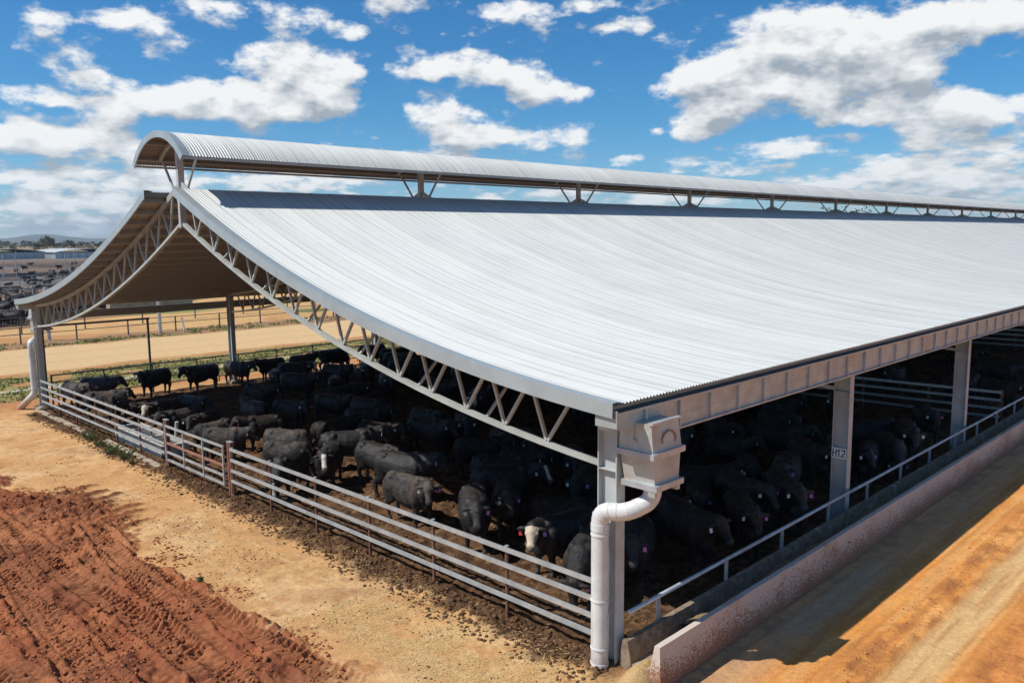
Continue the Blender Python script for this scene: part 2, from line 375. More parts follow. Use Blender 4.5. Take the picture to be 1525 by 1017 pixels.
for k in range(NB+1):
    geo = truss_geo(k)
    if k <= 2:
        root = [m for n, m in geo if n == 'top_chord'][0].build('truss', M_TRUSS, shed)
        first = True
        for n, m in geo:
            if n == 'top_chord' and first: first = False; continue
            m.build(n, M_DULL if n == 'king_post' else M_TRUSS, root)
    else:
        a = MB()
        for n, m in geo: a.add(m.v, m.f)
        a.build('truss', M_TRUSS, shed)
# bent plate haunches at the ridge
for k in range(NB+1):
    y = k*BAY+.12; m = MB()
    for sgn in (1, -1): m.bar((CX+sgn*.08, y, 9.42), (CX+sgn*1.10, y, 8.96), .09, .07, (0, 1, 0))
    m.build('ridge_haunch', M_TRUSS, shed)
# ridge monitor: barrel roof on posts
MH = 1.92; SAG = .86; RR = (MH*MH+SAG*SAG)/(2*SAG); ZC = 10.95-RR; TH = math.asin(MH/RR)
def arc(t, r=RR): return (CX+r*math.sin(t), ZC+r*math.cos(t), math.sin(t), math.cos(t))
mon = MB(); n = 20; vs = []; fs = []
for i in range(n+1):
    t = -TH*1.01+2.02*TH*i/n
    for y, r in ((-OH+.24, RR+.02), (-OH-.01, RR+.035), (-OH-.015, RR-.17), (-OH+.02, RR-.175)):
        a = arc(t, r); vs.append((a[0], y, a[1]))
for i in range(n):
    for k in range(3): fs.append((i*4+k, i*4+k+1, i*4+5+k, i*4+4+k))
mon.add(vs, fs); mo = mon.build('monitor_roof', M_FLASH, shed, True); smooth_by_angle(mo.data, 35)
tag(mo, 'curved ridge vent roof above the open ridge')
mp = [arc(-TH+2*TH*i/22) for i in range(23)]
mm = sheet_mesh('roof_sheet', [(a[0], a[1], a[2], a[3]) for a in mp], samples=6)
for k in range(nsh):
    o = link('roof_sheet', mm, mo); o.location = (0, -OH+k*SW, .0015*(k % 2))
for sgn in (1, -1):
    x = arc(sgn*TH)[0]; z = arc(sgn*TH)[1]
    MB().box(min(x-sgn*.05, x), max(x-sgn*.05, x), -OH+.03, LEN+.3, z-.09, z-.022).build('edge_trim', M_PURLIN, mo)
    for t in (.45, .86):
        a = arc(sgn*TH*t, RR-.08); MB().bar((a[0], -OH+.04, a[1]), (a[0], LEN+.2, a[1]), .05, .11, (a[2], 0, a[3])).build('monitor_purlin', M_PURLIN, shed)
rib_pts = [arc(-.80*TH+1.6*TH*i/12, RR-.19) for i in range(13)]
for k in range(NB+1):
    y = k*BAY+.12
    MB().sweep([(a[0], y, a[1]) for a in rib_pts], .09, .10).build('monitor_rib', M_TRUSS, shed)
    m = MB()
    for sgn in (1, -1):
        m2 = MB().bar((CX+sgn*.12, y, 8.75), (CX+sgn*1.28, y, 10.16), .06, .06, (0, 1, 0)); m2.build('monitor_strut', M_DULL, shed)
# eave gutter beams with stiffeners
stf = MB()
def gutter(sgn):
    X = lambda a: (a if sgn > 0 else -WID-a)
    def bx(a, b, y0, y1, z0, z1): return MB().box(min(X(a), X(b)), max(X(a), X(b)), y0, y1, z0, z1)
    zt = 4.72; zb = 4.20
    gb = bx(.02, .34, -.52, LEN, zb+.24, zt)          # upper box
    if sgn > 0: gb.box(min(X(.30), X(.345)), max(X(.30), X(.345)), -.001, LEN, zb, zb+.24)
    else: bx(.10, .30, .26, LEN, 3.85, 4.22).build('eave_beam', M_PURLIN, shed)
    g = gb.build('gutter_beam', M_HOP, shed); tag(g, 'folded box gutter beam under the eave')
    bx(.35, .40, -.525, LEN, zt-.012, zt+.03).build('gutter_lip', M_FLASH, g)
    if sgn > 0: bx(.348, .40, .0, LEN, zb-.02, zb+.015).build('gutter_flange', M_HOP, g)
    bx(-.02, .43, -.56, -.522, 4.50, 4.80).build('gutter_end', M_FLASH, g)
    me = bx(.346, .395, -.013, .013, zb+(.02 if sgn > 0 else .25), zt-.016).mesh('gutter_stiffener', M_GALV)
    for i in range(int((60 if sgn > 0 else 12)/1.03)):
        o = link('gutter_stiffener', me, g); o.location = (0, .32+i*1.03, 0)
for sgn in (1, -1): gutter(sgn)
# rain heads and downpipes
def prism(z0, a0, z1, a1):       # a = (x0,x1,y0,y1)
    vs = [(a0[0],a0[2],z0),(a0[1],a0[2],z0),(a0[1],a0[3],z0),(a0[0],a0[3],z0),(a1[0],a1[2],z1),(a1[1],a1[2],z1),(a1[1],a1[3],z1),(a1[0],a1[3],z1)]
    return MB().add(vs, [(0,3,2,1),(4,5,6,7),(0,1,5,4),(1,2,6,5),(2,3,7,6),(3,0,4,7)])
def bend(pts, r0=.22, n=7):
    out = [Vector(pts[0])]
    for a, b, c in zip(pts, pts[1:], pts[2:]):
        a, b, c = Vector(a), Vector(b), Vector(c)
        r = min(r0, (b-a).length*.49, (c-b).length*.49)
        p = b+(a-b).normalized()*r; q_ = b+(c-b).normalized()*r
        for i in range(n+1):
            t = i/n; out.append(p*(1-t)**2+b*2*t*(1-t)+q_*t*t)
    out.append(Vector(pts[-1])); return out
def mirror(m):
    m.v = [(-WID-x, y, z) for x, y, z in m.v]; return m
def shift(m, dz): m.v = [(x, y, z+dz) for x, y, z in m.v]; return m
for sgn in (1, -1):
    mf = (lambda m: m) if sgn > 0 else mirror
    hp = empty('rain_head', (.38 if sgn > 0 else -WID-.38, .45, 3.35))
    tag(hp, 'boxy grey metal rain head with rust ring, on the near corner column' if sgn > 0 else 'grey metal rain head on the far left end column', 'rain head', 'rain heads on the gable corners')
    mf(prism(4.02, (.03, .74, .02, .86), 4.50, (.03, .68, .05, .84))).build('upper_box', M_HOP, hp)
    mf(prism(3.46, (.10, .73, .10, .80), 4.02, (.04, .73, .03, .85))).build('lower_box', M_HOP, hp)
    mf(MB().box(.0, .79, -.03, .91, 3.93, 4.03)).build('band', M_GALV, hp)
    mf(MB().box(.06, .80, .05, .86, 3.37, 3.47)).build('band', M_GALV, hp)
    mf(MB().box(.645, .72, .02, .87, 4.50, 4.54)).build('rim', M_GALV, hp)
    mf(MB().box(.62, .76, .06, .12, 3.27, 3.37).box(.62, .76, .72, .80, 3.27, 3.37)).build('bracket', M_HOP, hp)
    if sgn > 0:
        ring = MB(); pts = []
        for t in np.linspace(-.3, 3.6, 15): pts.append((.727, .50-.20*math.cos(t), 4.20+.15*math.sin(t)))
        ring.tube(pts, .016, 6).build('rust_mark', M_STAIN, hp)
    dp = empty('downpipe', (-.2 if sgn > 0 else -WID+.2, -.17, -.1 if sgn > 0 else -.45))
    tag(dp, 'thick grey-white plastic downpipe with elbow on the near corner column' if sgn > 0 else 'white plastic downpipe kicking out at the foot of the left end column', 'downpipe', 'downpipes on the gable corners')
    if sgn > 0:
        path = [(.48, .42, 3.42), (.46, .40, 3.08), (.18, .02, 2.88), (-.22, -.17, 2.90), (-.22, -.17, 2.4), (-.22, -.17, -.12)]
        r = .155
    else:
        path = [(.48, .42, 3.42), (.46, .40, 3.08), (.30, .02, 2.90), (-.02, -.17, 2.86), (-.02, -.17, 2.4), (-.02, -.17, .42), (.10, -.30, .22), (.95, -.62, -.42)]
        r = .15
    bp = bend(path, .26)
    o = mf(MB().tube(bp, r, 20)).build('pipe', M_PVC, dp, True); smooth_by_angle(o.data, 50)
    cx_, cy_ = path[4][0], path[4][1]
    for z in ([2.45, 1.25, .36] if sgn > 0 else [2.35, 1.45, .62]):
        mf(MB().tube([(cx_, cy_, z), (cx_, cy_, z+.03)], r+.012, 20)).build('clip_band', M_PVC2, dp)
    if sgn > 0:
        for i, z in enumerate((2.66,)): MB().tube([(cx_, cy_, z-.12), (cx_, cy_, z)], r+.010, 20).build('coupling', M_PVC, dp)
        MB().tube([(cx_-.0, cy_, -.13), (cx_, cy_, .10)], r+.012, 20).build('coupling', M_PVC2, dp)
        for i in (9, 12, 15, 18, 20, 22):
            if i+1 < len(bp):
                a = bp[i]; dd = (bp[i+1]-bp[i-1]).normalized()*.012
                MB().tube([a-dd, a+dd], r+.006, 20).build('elbow_seam', M_PVC2, dp)
# sign
sg = empty('sign', (-.21, BAY-.02, 1.96)); tag(sg, 'small white plate with black lettering H12 on the second column', 'sign')
MB().box(-.41, -.03, BAY-.012, BAY-.004, 1.82, 2.10).build('plate', M_SIGN, sg)
def glyph(strokes, x, z, w_, h_):
    m = MB()
    for a, b, c, d_ in strokes:
        m.bar((x+a*w_, BAY-.015, z+b*h_), (x+c*w_, BAY-.015, z+d_*h_), .004, .034, (0, 0, 1) if abs(c-a) > abs(d_-b) else (1, 0, 0))
    return m
for nm, st, x in (('letter', [(0,0,0,1),(1,0,1,1),(0,.5,1,.5)], -.375), ('digit', [(.5,0,.5,1),(.1,.78,.5,.95)], -.258), ('digit', [(0,.95,.9,.95),(.95,1,.95,.52),(.95,.55,.05,.08),(0,.05,1,.05)], -.155)):
    m = MB()
    for a, b, c, d_ in st:
        p = Vector((x+a*.085, BAY-.016, 1.865+b*.19)); q2 = Vector((x+c*.085, BAY-.016, 1.865+d_*.19))
        dr = (q2-p).normalized()*.014; m.bar(p-dr, q2+dr, .006, .026, Vector((0,1,0)).cross(dr))
    m.build(nm, M_INK, sg)
# ------------------------------------------------------------------ fences
def rail_bar(m, p, q2, w_=.06, h_=.085): return m.bar(p, q2, w_, h_)
RZ = (.47, .80, 1.13, 1.46)
def gable_fence(xs, label, end_rail=None):
    f = empty('steel_fence', ((xs[0]+xs[-1])/2, 0, gz(xs[0]))); tag(f, label, 'fence', 'gable end fence sections')
    for i, x in enumerate(xs):
        if i in (0, len(xs)-1) and abs(x) in (abs(-.45), abs(-WID+.45)): continue
        m = MB(); z = gz(x); m.tube([(x, .06, z-.3), (x, .06, z+1.49)], .038, 8)
        p = m.build('post', M_RUST, f); 
        MB().tube([(x, .06, z+1.49), (x, .06, z+1.52)], .045, 8).build('cap', M_RAIL, p)
    for a, b in zip(xs, xs[1:]):
        for h in RZ:
            MB().bar((a, 0, gz(a)+h), (b, 0, gz(b)+h), .05, .085).build('rail', M_RAIL, f)
px = [-2.80, -5.13, -7.59, -10.03, -12.48, -14.93]
gable_fence([-.45]+px[:-1]+[-14.80], 'galvanised four-rail fence between the gate and the near corner column')
qx = [-19.92, -22.34, -24.78, -27.13, -29.68, -32.15]
gable_fence(qx+[-WID+.45], 'galvanised four-rail fence between the left end column and the gate')
for x, dx in ((-19.79, .0), (-14.93, .0)):
    f = MB(); z = gz(x)
    gp = empty('gate_post', (x, .06, z)); tag(gp, 'rusty double gate post with white cap, right of the gate' if x > -17 else 'rusty double gate post left of the gate', 'post')
    for o_ in (-.07, .07):
        MB().box(x+o_-.05, x+o_+.05, .0, .11, z-.3, z+1.66).build('stanchion', M_RUST, gp)
    MB().box(x-.13, x+.13, -.01, .12, z+1.66, z+1.68).build('cap', M_RAIL, gp)
ga, gb_ = -19.60, -15.12
gt = empty('gate', ((ga+gb_)/2, 0, gz(-17))); tag(gt, 'galvanised five-rail gate with one red-brown middle rail', 'gate')
for i, h in enumerate((.30, .58, .90, 1.22, 1.50)):
    MB().bar((ga, -.06, gz(ga)+h), (gb_, -.06, gz(gb_)+h), .045, .07).build('rail', M_REDRAIL if i == 2 else M_RAIL, gt)
for x in (ga+.03, ga+1.5, ga+3.0, gb_-.03):
    MB().bar((x, -.075, gz(x)+.27), (x, -.075, gz(x)+1.52), .05, .05).build('upright', M_RAIL, gt)
# neck rail over the bunk
nr = empty('feed_rail', (.10, 20, .5)); tag(nr, 'single galvanised neck rail on short posts along the feed bunk', 'rail')
for k in range(0, 14):
    a = .25+k*4.845; b = a+4.845
    MB().tube([(.10, a, .98), (.10, b, .98)], .042, 10).build('rail', M_GALV, nr, True)
for k in range(28):
    y = 1.16+k*2.42
    if abs((y % BAY)-.1) < .25: continue
    MB().box(.07, .13, y-.025, y+.025, .45, .95).build('post', M_GALV, nr)
# side fence far left, with the tall gate frame
sf = empty('pipe_fence', (-35.35, 20, -.44)); tag(sf, 'dark four-rail pipe fence along the far left side of the shed', 'fence')
ys = [.66+2.42*k for k in range(26)]
for i, y in enumerate(ys):
    MB().tube([(-35.3, y, -.8), (-35.3, y, 1.16)], .045, 8).build('post', M_DARKRAIL, sf)
    if i+1 < len(ys):
        for h in (1.12, .76, .40, .02):
            MB().tube([(-35.3, y, h), (-35.3, ys[i+1], h)], .04 if h > 1 else .032, 8).build('rail', M_DARKRAIL, sf)
gf = empty('steel_goalpost', (-35.3, 3.0, -.44)); tag(gf, 'tall dark steel goalpost frame over the side gate', 'gate frame')
for y in (.45, 5.45): MB().box(-35.42, -35.34, y-.05, y+.05, -.8, 3.56).build('upright', M_DARKRAIL, gf)
MB().box(-35.42, -35.34, .35, 5.55, 3.5, 3.6).build('crossbar', M_DARKRAIL, gf)
# pen dividers inside
for n_, yd in enumerate((25.2, 50.0, 75.0)):
    f = empty('divider_fence', (-17, yd, -.2)); tag(f, ['four-rail pen divider fence inside the shed, seen past the second column', 'farther four-rail divider fence inside the shed, near the third column', 'farthest pen divider fence deep inside the shed'][n_], 'fence', 'pen divider fences')
    xs = [-.35-2.72*k for k in range(13)]
    for i, x in enumerate(xs):
        MB().box(x-.05, x+.05, yd, yd+.1, gz(x)-.2, gz(x)+1.42).build('post', M_RUST, f)
        if i+1 < len(xs):
            for h in (.34, .68, 1.02, 1.34):
                MB().bar((x, yd-.03, gz(x)+h), (xs[i+1], yd-.03, gz(xs[i+1])+h), .05, .10).build('rail', M_RAIL, f)
# feed bunk: inner kerb, outer wall, floor, feed
fb = empty('feed_bunk', (.5, 20, 0)); tag(fb, 'long mud-splashed concrete feed bunk along the open side', 'feed bunk')
def bunk_part(name, prof, m, y0, y1, sub=40, jit=0):
    mb = MB(); n = len(prof); vs = []; fs = []
    for j in range(sub+1):
        y = y0+(y1-y0)*j/sub
        for x, z in prof: vs.append((x+random.uniform(-jit, jit), y, z+random.uniform(-jit, jit)))
    for j in range(sub):
        for i in range(n): fs.append((j*n+i, j*n+(i+1) % n, (j+1)*n+(i+1) % n, (j+1)*n+i))
    fs.append(tuple(range(n))[::-1]); fs.append(tuple(sub*n+i for i in range(n)))
    return mb.add(vs, fs).build(name, m, fb)
Y1 = LEN
bunk_part('inner_kerb', [(.05, -.3), (.30, -.3), (.30, .18), (.22, .54), (.11, .54), (.05, .2)], M_KERB, .06, Y1, 200, .004)
for j in range(12):
    a = .06+j*4.9 if j else .02
    bunk_part('outer_wall', [(.50, -.4), (.97, -.4), (.93, .70), (.82, .70), (.74, .26), (.50, .14)], M_BUNK, a, .06+(j+1)*4.9-.012, 16, .004)
bunk_part('outer_wall', [(.50, -.4), (.97, -.4), (.93, .70), (.82, .70), (.74, .26), (.50, .14)], M_BUNK, .06+12*4.9, Y1, 40, .004)
bunk_part('bunk_floor', [(.29, -.3), (.52, -.3), (.60, .17), (.29, .15)], M_CONC, .08, Y1, 60, .003)
def heap(name, label, f, x0, x1, y0, y1, nx, ny, m, parent=None):
    mb = MB(); vs = []; fs = []
    for j in range(ny+1):
        for i in range(nx+1):
            x = x0+(x1-x0)*i/nx; y = y0+(y1-y0)*j/ny; vs.append((x, y, f(x, y)))
    for j in range(ny):
        for i in range(nx): a = j*(nx+1)+i; fs.append((a, a+1, a+nx+2, a+nx+1))
    mb.add(vs, fs); o = mb.build(name, m, parent, True); 
    if label: tag(o, label, 'feed', kind='stuff')
    return o
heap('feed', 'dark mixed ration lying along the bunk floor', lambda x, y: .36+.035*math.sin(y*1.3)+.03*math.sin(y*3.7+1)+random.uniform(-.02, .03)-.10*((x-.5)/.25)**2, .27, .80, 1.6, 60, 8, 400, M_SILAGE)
def spill(x, y):
    r1 = math.hypot((x-.53)/.36, (y-.18)/.62); r2 = math.hypot((x-.25)/1.15, (y+.38)/.50)
    return -.145+.40*max(0, 1-r1**1.6)+.13*max(0, 1-r2)**.8+random.uniform(-.014, .014)
heap('spilled_grain', 'pale grain spilled out of the open end of the feed bunk', spill, -.95, 1.10, -1.0, .82, 80, 70, M_FEED)
heap('grain_patch', 'small sunlit heap of grain inside the bunk', lambda x, y: .10+.34*max(0, 1-math.hypot((x-.52)/.3, (y-1.62)/.5))+random.uniform(-.01, .01), .26, .80, 1.1, 2.2, 24, 36, M_FEED)
# water trough inside the gable fence
tr = empty('water_trough', (-23.3, .75, gz(-23))); tag(tr, 'long white concrete water trough just behind the gable fence', 'trough')
z0 = gz(-23)
MB().box(-25.6, -20.9, .25, .37, z0-.2, z0+.50).build('front_wall', M_TROUGH, tr)
MB().box(-25.6, -20.9, 1.15, 1.27, z0-.2, z0+.50).build('back_wall', M_TROUGH, tr)
for x in (-25.6, -21.02): MB().box(x, x+.12, .372, 1.148, z0-.2, z0+.497).build('end_wall', M_TROUGH, tr)
MB().box(-25.47, -21.03, .372, 1.148, z0-.1, z0+.36).build('water', M_WATER, tr)
for x in (-24.3, -22.6): MB().bar((x, .30, z0+.53), (x+.1, 1.2, z0+.53), .14, .05).build('cross_plank', M_TROUGH, tr)
MB().tube([(-22.2, 1.3, z0+.1), (-22.1, 1.35, z0+1.05)], .07, 10).build('inlet_pipe', M_TROUGH, tr)
# concrete strip under the left fence section
for a, b in ((-34.3, -31.9), (-31.7, -26.6), (-25.4, -19.9)):
    ks = MB().box(a, b, -.34, -.08, gz(-27)-.5, gz((a+b)/2)+.07).build('concrete_plinth', M_CONC)
    tag(ks, {-34.3: 'short concrete plinth at the foot of the left end column', -31.7: 'concrete plinth left of the weeds under the fence', -25.4: 'pale concrete plinth in front of the water trough'}[a], 'plinth')
# ------------------------------------------------------------------ ground: one sheet out to the horizon
def vnoise(x, y, seed=0):
    xi = np.floor(x).astype(np.int64); yi = np.floor(y).astype(np.int64); fx = x-xi; fy = y-yi
    fx = fx*fx*(3-2*fx); fy = fy*fy*(3-2*fy)
    def h(a, b):
        n = (a*374761393+b*668265263+seed*974634541) & 0xFFFFFFFF
        n = ((n ^ (n >> 13))*1274126177) & 0xFFFFFFFF
        return ((n ^ (n >> 16)) & 0xFFFFFF)/float(0xFFFFFF)
    return (h(xi, yi)*(1-fx)+h(xi+1, yi)*fx)*(1-fy)+(h(xi, yi+1)*(1-fx)+h(xi+1, yi+1)*fx)*fy
def fbm(x, y, f, o=4, seed=0, g=.5):
    s = 0; a = 1; t = 0
    for i in range(o):
        s = s+a*vnoise(x*f+i*17.3, y*f-i*9.1, seed+i); t += a; a *= g; f *= 2.03
    return s/t
def ss(a, b, v): t = np.clip((v-a)/(b-a), 0, 1); return t*t*(3-2*t)
def spread(*segs):
    out = []
    for a, b, st in segs:
        n = max(1, int(round((b-a)/st))); out += list(a+(b-a)*np.arange(n)/n)
    out.append(segs[-1][1]); return np.array(out)
def geom(a, b, n): return a*np.power(b/a, np.arange(1, n+1)/n)
xs = np.concatenate([-geom(200, 14000, 34)[::-1], spread((-200, -110, 1.5), (-110, -60, .5), (-60, -36, .25), (-36, -21, .075), (-21, -2.5, .0345), (-2.5, 6, .045), (6, 14, .12), (14, 60, 2.0)), geom(60, 9000, 16)])
ysg = np.concatenate([-geom(40, 6000, 16)[::-1], spread((-40, -8.6, 2.0), (-8.6, -2.4, .0345), (-2.4, 1, .042), (1, 7, .06), (7, 30, .18), (30, 70, .4), (70, 260, 2.0)), geom(260, 16000, 34)])
X, Y = np.meshgrid(xs, ysg); 
def ground_fn(X, Y, full=True):
    warp = (fbm(X, Y, .35, 4, 11)-.5); warp2 = (fbm(X, Y, 1.7, 4, 23)-.5)
    fine = fbm(X, Y, 5.5, 4, 31)-.5; mid = fbm(X, Y, 1.9, 5, 41)-.5; micro = fbm(X, Y, 14.0, 3, 47)-.5
    base = np.where(X < 0, .0123*np.clip(X, -36, 0), 0.0)
    road = ss(.55, .95, X)*ss(-1.6, .3, Y+.25*(X-1))
    base = base-.12*road
    near = ss(-62, -44, X)*ss(14, 9, X)*ss(-14, -9, Y)*ss(75, 55, Y)
    Z = base+.0*X
    # --- masks
    edge = -3.55+1.5*warp+.9*warp2+.5*np.exp(-((X+16.2)/1.6)**2)-.8*ss(-17.5, -20, X)
    red = ss(.06, -.10, Y-edge+.55*fine+.30*micro)*ss(-60, -30, X)*ss(-2.4, -4.4, X+.8*warp2)
    pen = ss(-.04, .06, Y)*ss(-35.6, -35.2, X)*ss(.30, .02, X)
    strip = ss(-.95+1.1*warp+1.5*warp2, -.30+.9*warp2, Y)*ss(.35, .05, Y)*ss(-35.2, -33.6, X)*ss(.5, -.3, X)
    manure = np.maximum(pen, strip)
    # --- heights
    Z = Z+near*(.035*mid+.012*fine)*(1-red)*(1-road*.5)
    clod = np.clip(mid*1.6+fine*1.2, -.6, .9)
    lump0 = np.clip(fbm(X, Y, 6.0, 3, 139)-.45, 0, 1)
    Z = Z+manure*(.055*clod+.05*np.maximum(fine, 0)+.06*micro+.16*lump0+.01)
    ridge = 1-2*np.abs(fbm(X, Y, 2.6, 4, 131)-.5)*2.2
    lump = np.clip(fbm(X, Y, 4.2, 3, 137)-.47, 0, 1)*2
    rough = .10*warp2+.10*mid+.11*fine+.12*micro+.05*np.clip(ridge, -.5, 1)+.07*lump
    Z = Z+red*(rough+.02)
    # tyre tracks: y as a function of x
    tread = np.zeros_like(X); low = np.zeros_like(X)
    def track(yc, wd, x0, x1, lug, slope, amp, depth):
        nonlocal tread, low
        c = yc+.35*np.sin(X*.23+yc*3)+.25*warp; v = (Y-c)/wd
        band = ss(1.08, .86, np.abs(v))*ss(x0-.6, x0+.6, X)*ss(x1+.8, x1-.8, X)
        ph = X/lug+slope*np.abs(v)+.7*warp2+.22*fine
        tri = np.abs((ph % 1)-.5)*2
        l = ss(.36, .58, tri)*(.35+.85*ss(.34, .62, fbm(X, Y, 1.3, 3, 77)))
        tread = np.maximum(tread, band*l*amp*.9); low = np.maximum(low, band*depth)
        rim = np.exp(-((np.abs(v)-1.22)/.17)**2)*ss(x0-.6, x0+.6, X)*ss(x1+.8, x1-.8, X)
        return band, rim
    B = np.zeros_like(X); RIM = np.zeros_like(X)
    for a in ((-3.78, .30, -14.8, -3.3, .19, 1.1, .115, .07), (-4.55, .30, -13.6, -2.2, .185, -1.2, .11, .09), (-5.45, .34, -21, -2, .20, 1.2, .12, .13), (-6.20, .30, -19, -2, .185, -1.1, .11, .10), (-6.95, .34, -15, -2, .20, 1.1, .12, .12), (-7.75, .32, -14, -2, .19, -1.1, .11, .10)):
        b, r = track(*a); B = np.maximum(B, b); RIM = np.maximum(RIM, r)
    # crosswise wheel marks further left
    for k in range(10):
        c = -19.0+k*.52+.12*math.sin(k*2.1); yt = -2.55-.35*math.sin(k*1.7)
        b = np.exp(-((X-c+.22*(Y+3.5)+.35*warp2)/.10)**2)*ss(-5.2, -4.3, Y)*ss(yt+.25, yt-.35, Y+.5*warp2)
        Z = Z+b*(.10+.14*fine)
        red = np.maximum(red, .85*ss(.15, .6, b+.3*fine)); red = np.maximum(red, .55*ss(-5, -4.3, Y)*ss(yt, yt-.8, Y)*ss(.6, .2, np.abs(X-c))*ss(.40, .60, fbm(X, Y, 2.2, 3, 211)))
    Z = Z*(1-B*.62)+B*.62*(base-.02) + tread-low*.55 + RIM*(.07+.16*np.maximum(mid, -.1))*red*ss(-2.6, -4.2, X)
    red = np.maximum(red, B*.7*ss(-2.2, -3.6, X))
    # feed road: ruts and ribs along y
    wv = X+.25*warp
    rid = np.exp(-((wv-3.0)/.20)**2)+.8*np.exp(-((wv-3.35)/.12)**2)
    rr = ss(4.25, 4.7, wv+.15*warp2)
    rut = fbm(X*7, Y*.5, 1.0, 3, 221)-.5
    Z = Z+road*near*(.06*rut+.07*rid*(.6+2.2*mid)+rr*(.07*mid+.05*fine+.02*micro)-.035*np.exp(-((wv-3.8)/.35)**2)-.02*np.exp(-((wv-1.9)/.3)**2))
    lugs = ss(.3, .6, np.abs(((Y/.2+np.abs(wv-5.2)*2.2) % 1)-.5)*2)*ss(.42, .3, np.abs(wv-5.2))+ss(.3, .6, np.abs(((Y/.17) % 1)-.5)*2)*ss(.16, .1, np.abs(wv-3.25))*.5
    Z = Z+road*near*.045*lugs*(.4+1.2*ss(.4, .6, fbm(X, Y, 1.1, 3, 223)))
    # west verge and far plain
    far = ss(60, 400, np.hypot(X+17, Y-20))
    Z = Z+(1-near)*(.12*warp)-far*.15
    hump = np.exp(-((X+92)/16)**2-((Y-62)/26)**2); Z = Z+1.4*hump+.6*np.exp(-((X+80)/8)**2-((Y-30)/10)**2)
    if not full: return Z
    # --- colours (surface albedo of the different soils)
    C = np.zeros(X.shape+(3,))
    def lay(m, c): C[...] = C*(1-m[..., None])+np.array(c)*m[..., None]
    one = np.ones_like(X)
    n1 = fbm(X, Y, .25, 4, 61); n2 = fbm(X, Y, 2.6, 5, 67); n3 = fbm(X, Y, .8, 5, 71)
    lay(one, (.60, .335, .140)); lay(ss(.42, .62, n3), (.68, .425, .205)); lay(ss(.52, .72, n2)*.6, (.46, .225, .090)); lay(ss(.50, .60, fbm(X, Y, 9, 3, 63))*.25, (.42, .25, .12))
    # pale straw-coloured lot lines left by dragged feed
    for (ax, ay, bx, by, wd) in ((-14.5, -2.85, -4.6, -2.85, .05), (-5.9, -3.2, -5.8, -.9, .08), (-11.4, -1.5, -5.8, -1.5, .06), (-5.8, -2.3, -1.5, -2.0, .10)):
        L = math.hypot(bx-ax, by-ay); t = ((X-ax)*(bx-ax)+(Y-ay)*(by-ay))/L; v = np.abs((X-ax)*(by-ay)-(Y-ay)*(bx-ax))/L
        lay(ss(wd*1.9, wd*.4, v+.10*np.abs(fine)*1.5)*ss(-.3, .3, t)*ss(L+.3, L-.3, t)*ss(.30, .60, n2)*.45, (.66, .49, .25))
    lay(ss(-5.5, -3.0, X)*ss(-2.9, -1.6, Y)*ss(.46, .60, fbm(X, Y, 3.5, 5, 73))*.6, (.66, .44, .20))
    lay(ss(.60, .72, n3)*ss(-3.2, -1.2, Y)*.5, (.30, .15, .075))
    # red churned clay
    lay(red*.96, (.27, .080, .036)); lay(red*ss(.42, .64, n2)*.75, (.39, .145, .062)); lay(red*ss(.50, .66, n3)*.6, (.145, .047, .026))
    lay(red*ss(.10, .5, tread/.08)*.45, (.40, .165, .075)); lay(red*ss(.55, .7, n1)*.3, (.42, .19, .085))
    # feed road
    lay(road, (.70, .295, .074)); lay(road*ss(.40, .62, n3)*.6, (.75, .365, .115)); lay(road*ss(3.35, 3.6, wv)*ss(4.35, 4.0, wv), (.68, .43, .19))
    streak = fbm(X*9, Y*.35, 1.0, 4, 201); lay(road*ss(.52, .68, streak)*.5, (.46, .19, .06)); lay(road*ss(.46, .34, streak)*.35, (.68, .42, .18))
    lay(road*rr*.85, (.58, .225, .065)); lay(road*rr*ss(.5, .66, n2)*.6, (.34, .125, .045)); lay(road*np.clip(rid, 0, 1)*ss(.45, .6, n2)*.8, (.36, .14, .05))
    lay(road*ss(2.3, 1.5, wv)*.8, (.54, .32, .17)); lay(road*ss(1.6, 1.0, wv)*ss(.45, .6, n2)*.7, (.33, .205, .12))  # dirty tan strip by the bunk; eave shade also mixed into its colour
    lay(road*ss(1.1, 1.3, wv)*ss(2.0, 1.5, wv)*ss(.62, .7, n1)*.5, (.42, .36, .24))
    # manure
    lay(manure, (.075, .039, .021)); lay(manure*ss(.42, .62, n2)*.85, (.14, .075, .038)); lay(manure*ss(.62, .75, n3)*.8, (.045, .024, .014)); lay(manure*ss(.60, .72, fbm(X, Y, 7, 3, 83))*.6, (.25, .15, .07))
    # west side: soil, grass strips, road, lots, pens
    wst = ss(-35.4, -36.0, X+.6*warp)
    lay(wst, (.46, .21, .085)); lay(wst*ss(.45, .65, n3)*.7, (.54, .31, .13))
    gr = ss(-37.2, -39.0, X+2.6*warp+1.5*warp2)*ss(-47.6, -45.2, X+2.6*warp)*ss(.36, .5, n3+.12)
    lay(gr*.85, (.22, .225, .08)); lay(gr*ss(.5, .7, n2)*.7, (.36, .28, .12))
    lay(ss(.40, .28, np.abs(X+41.6+.15*warp2)), (.60, .52, .40))
    rd = ss(-47.5, -48.5, X+1.2*warp)*ss(-60.8, -59.6, X+1.2*warp)
    lay(rd, (.62, .42, .215)); lay(rd*ss(.35, .2, np.abs(np.abs(X+54)-2.2))*.4, (.52, .32, .15))
    vg = ss(-60.0, -61.0, X+warp)
    lay(vg, (.33, .19, .10)); lay(vg*ss(-62.2, -61.4, X+2*warp2)*ss(.45, .6, n3), (.17, .17, .06))
    lot = ss(-65.0, -66.5, X+warp); lay(lot, (.56, .34, .145)); lay(lot*ss(.5, .66, fbm(X, Y, .12, 4, 91))*.7, (.42, .20, .08))
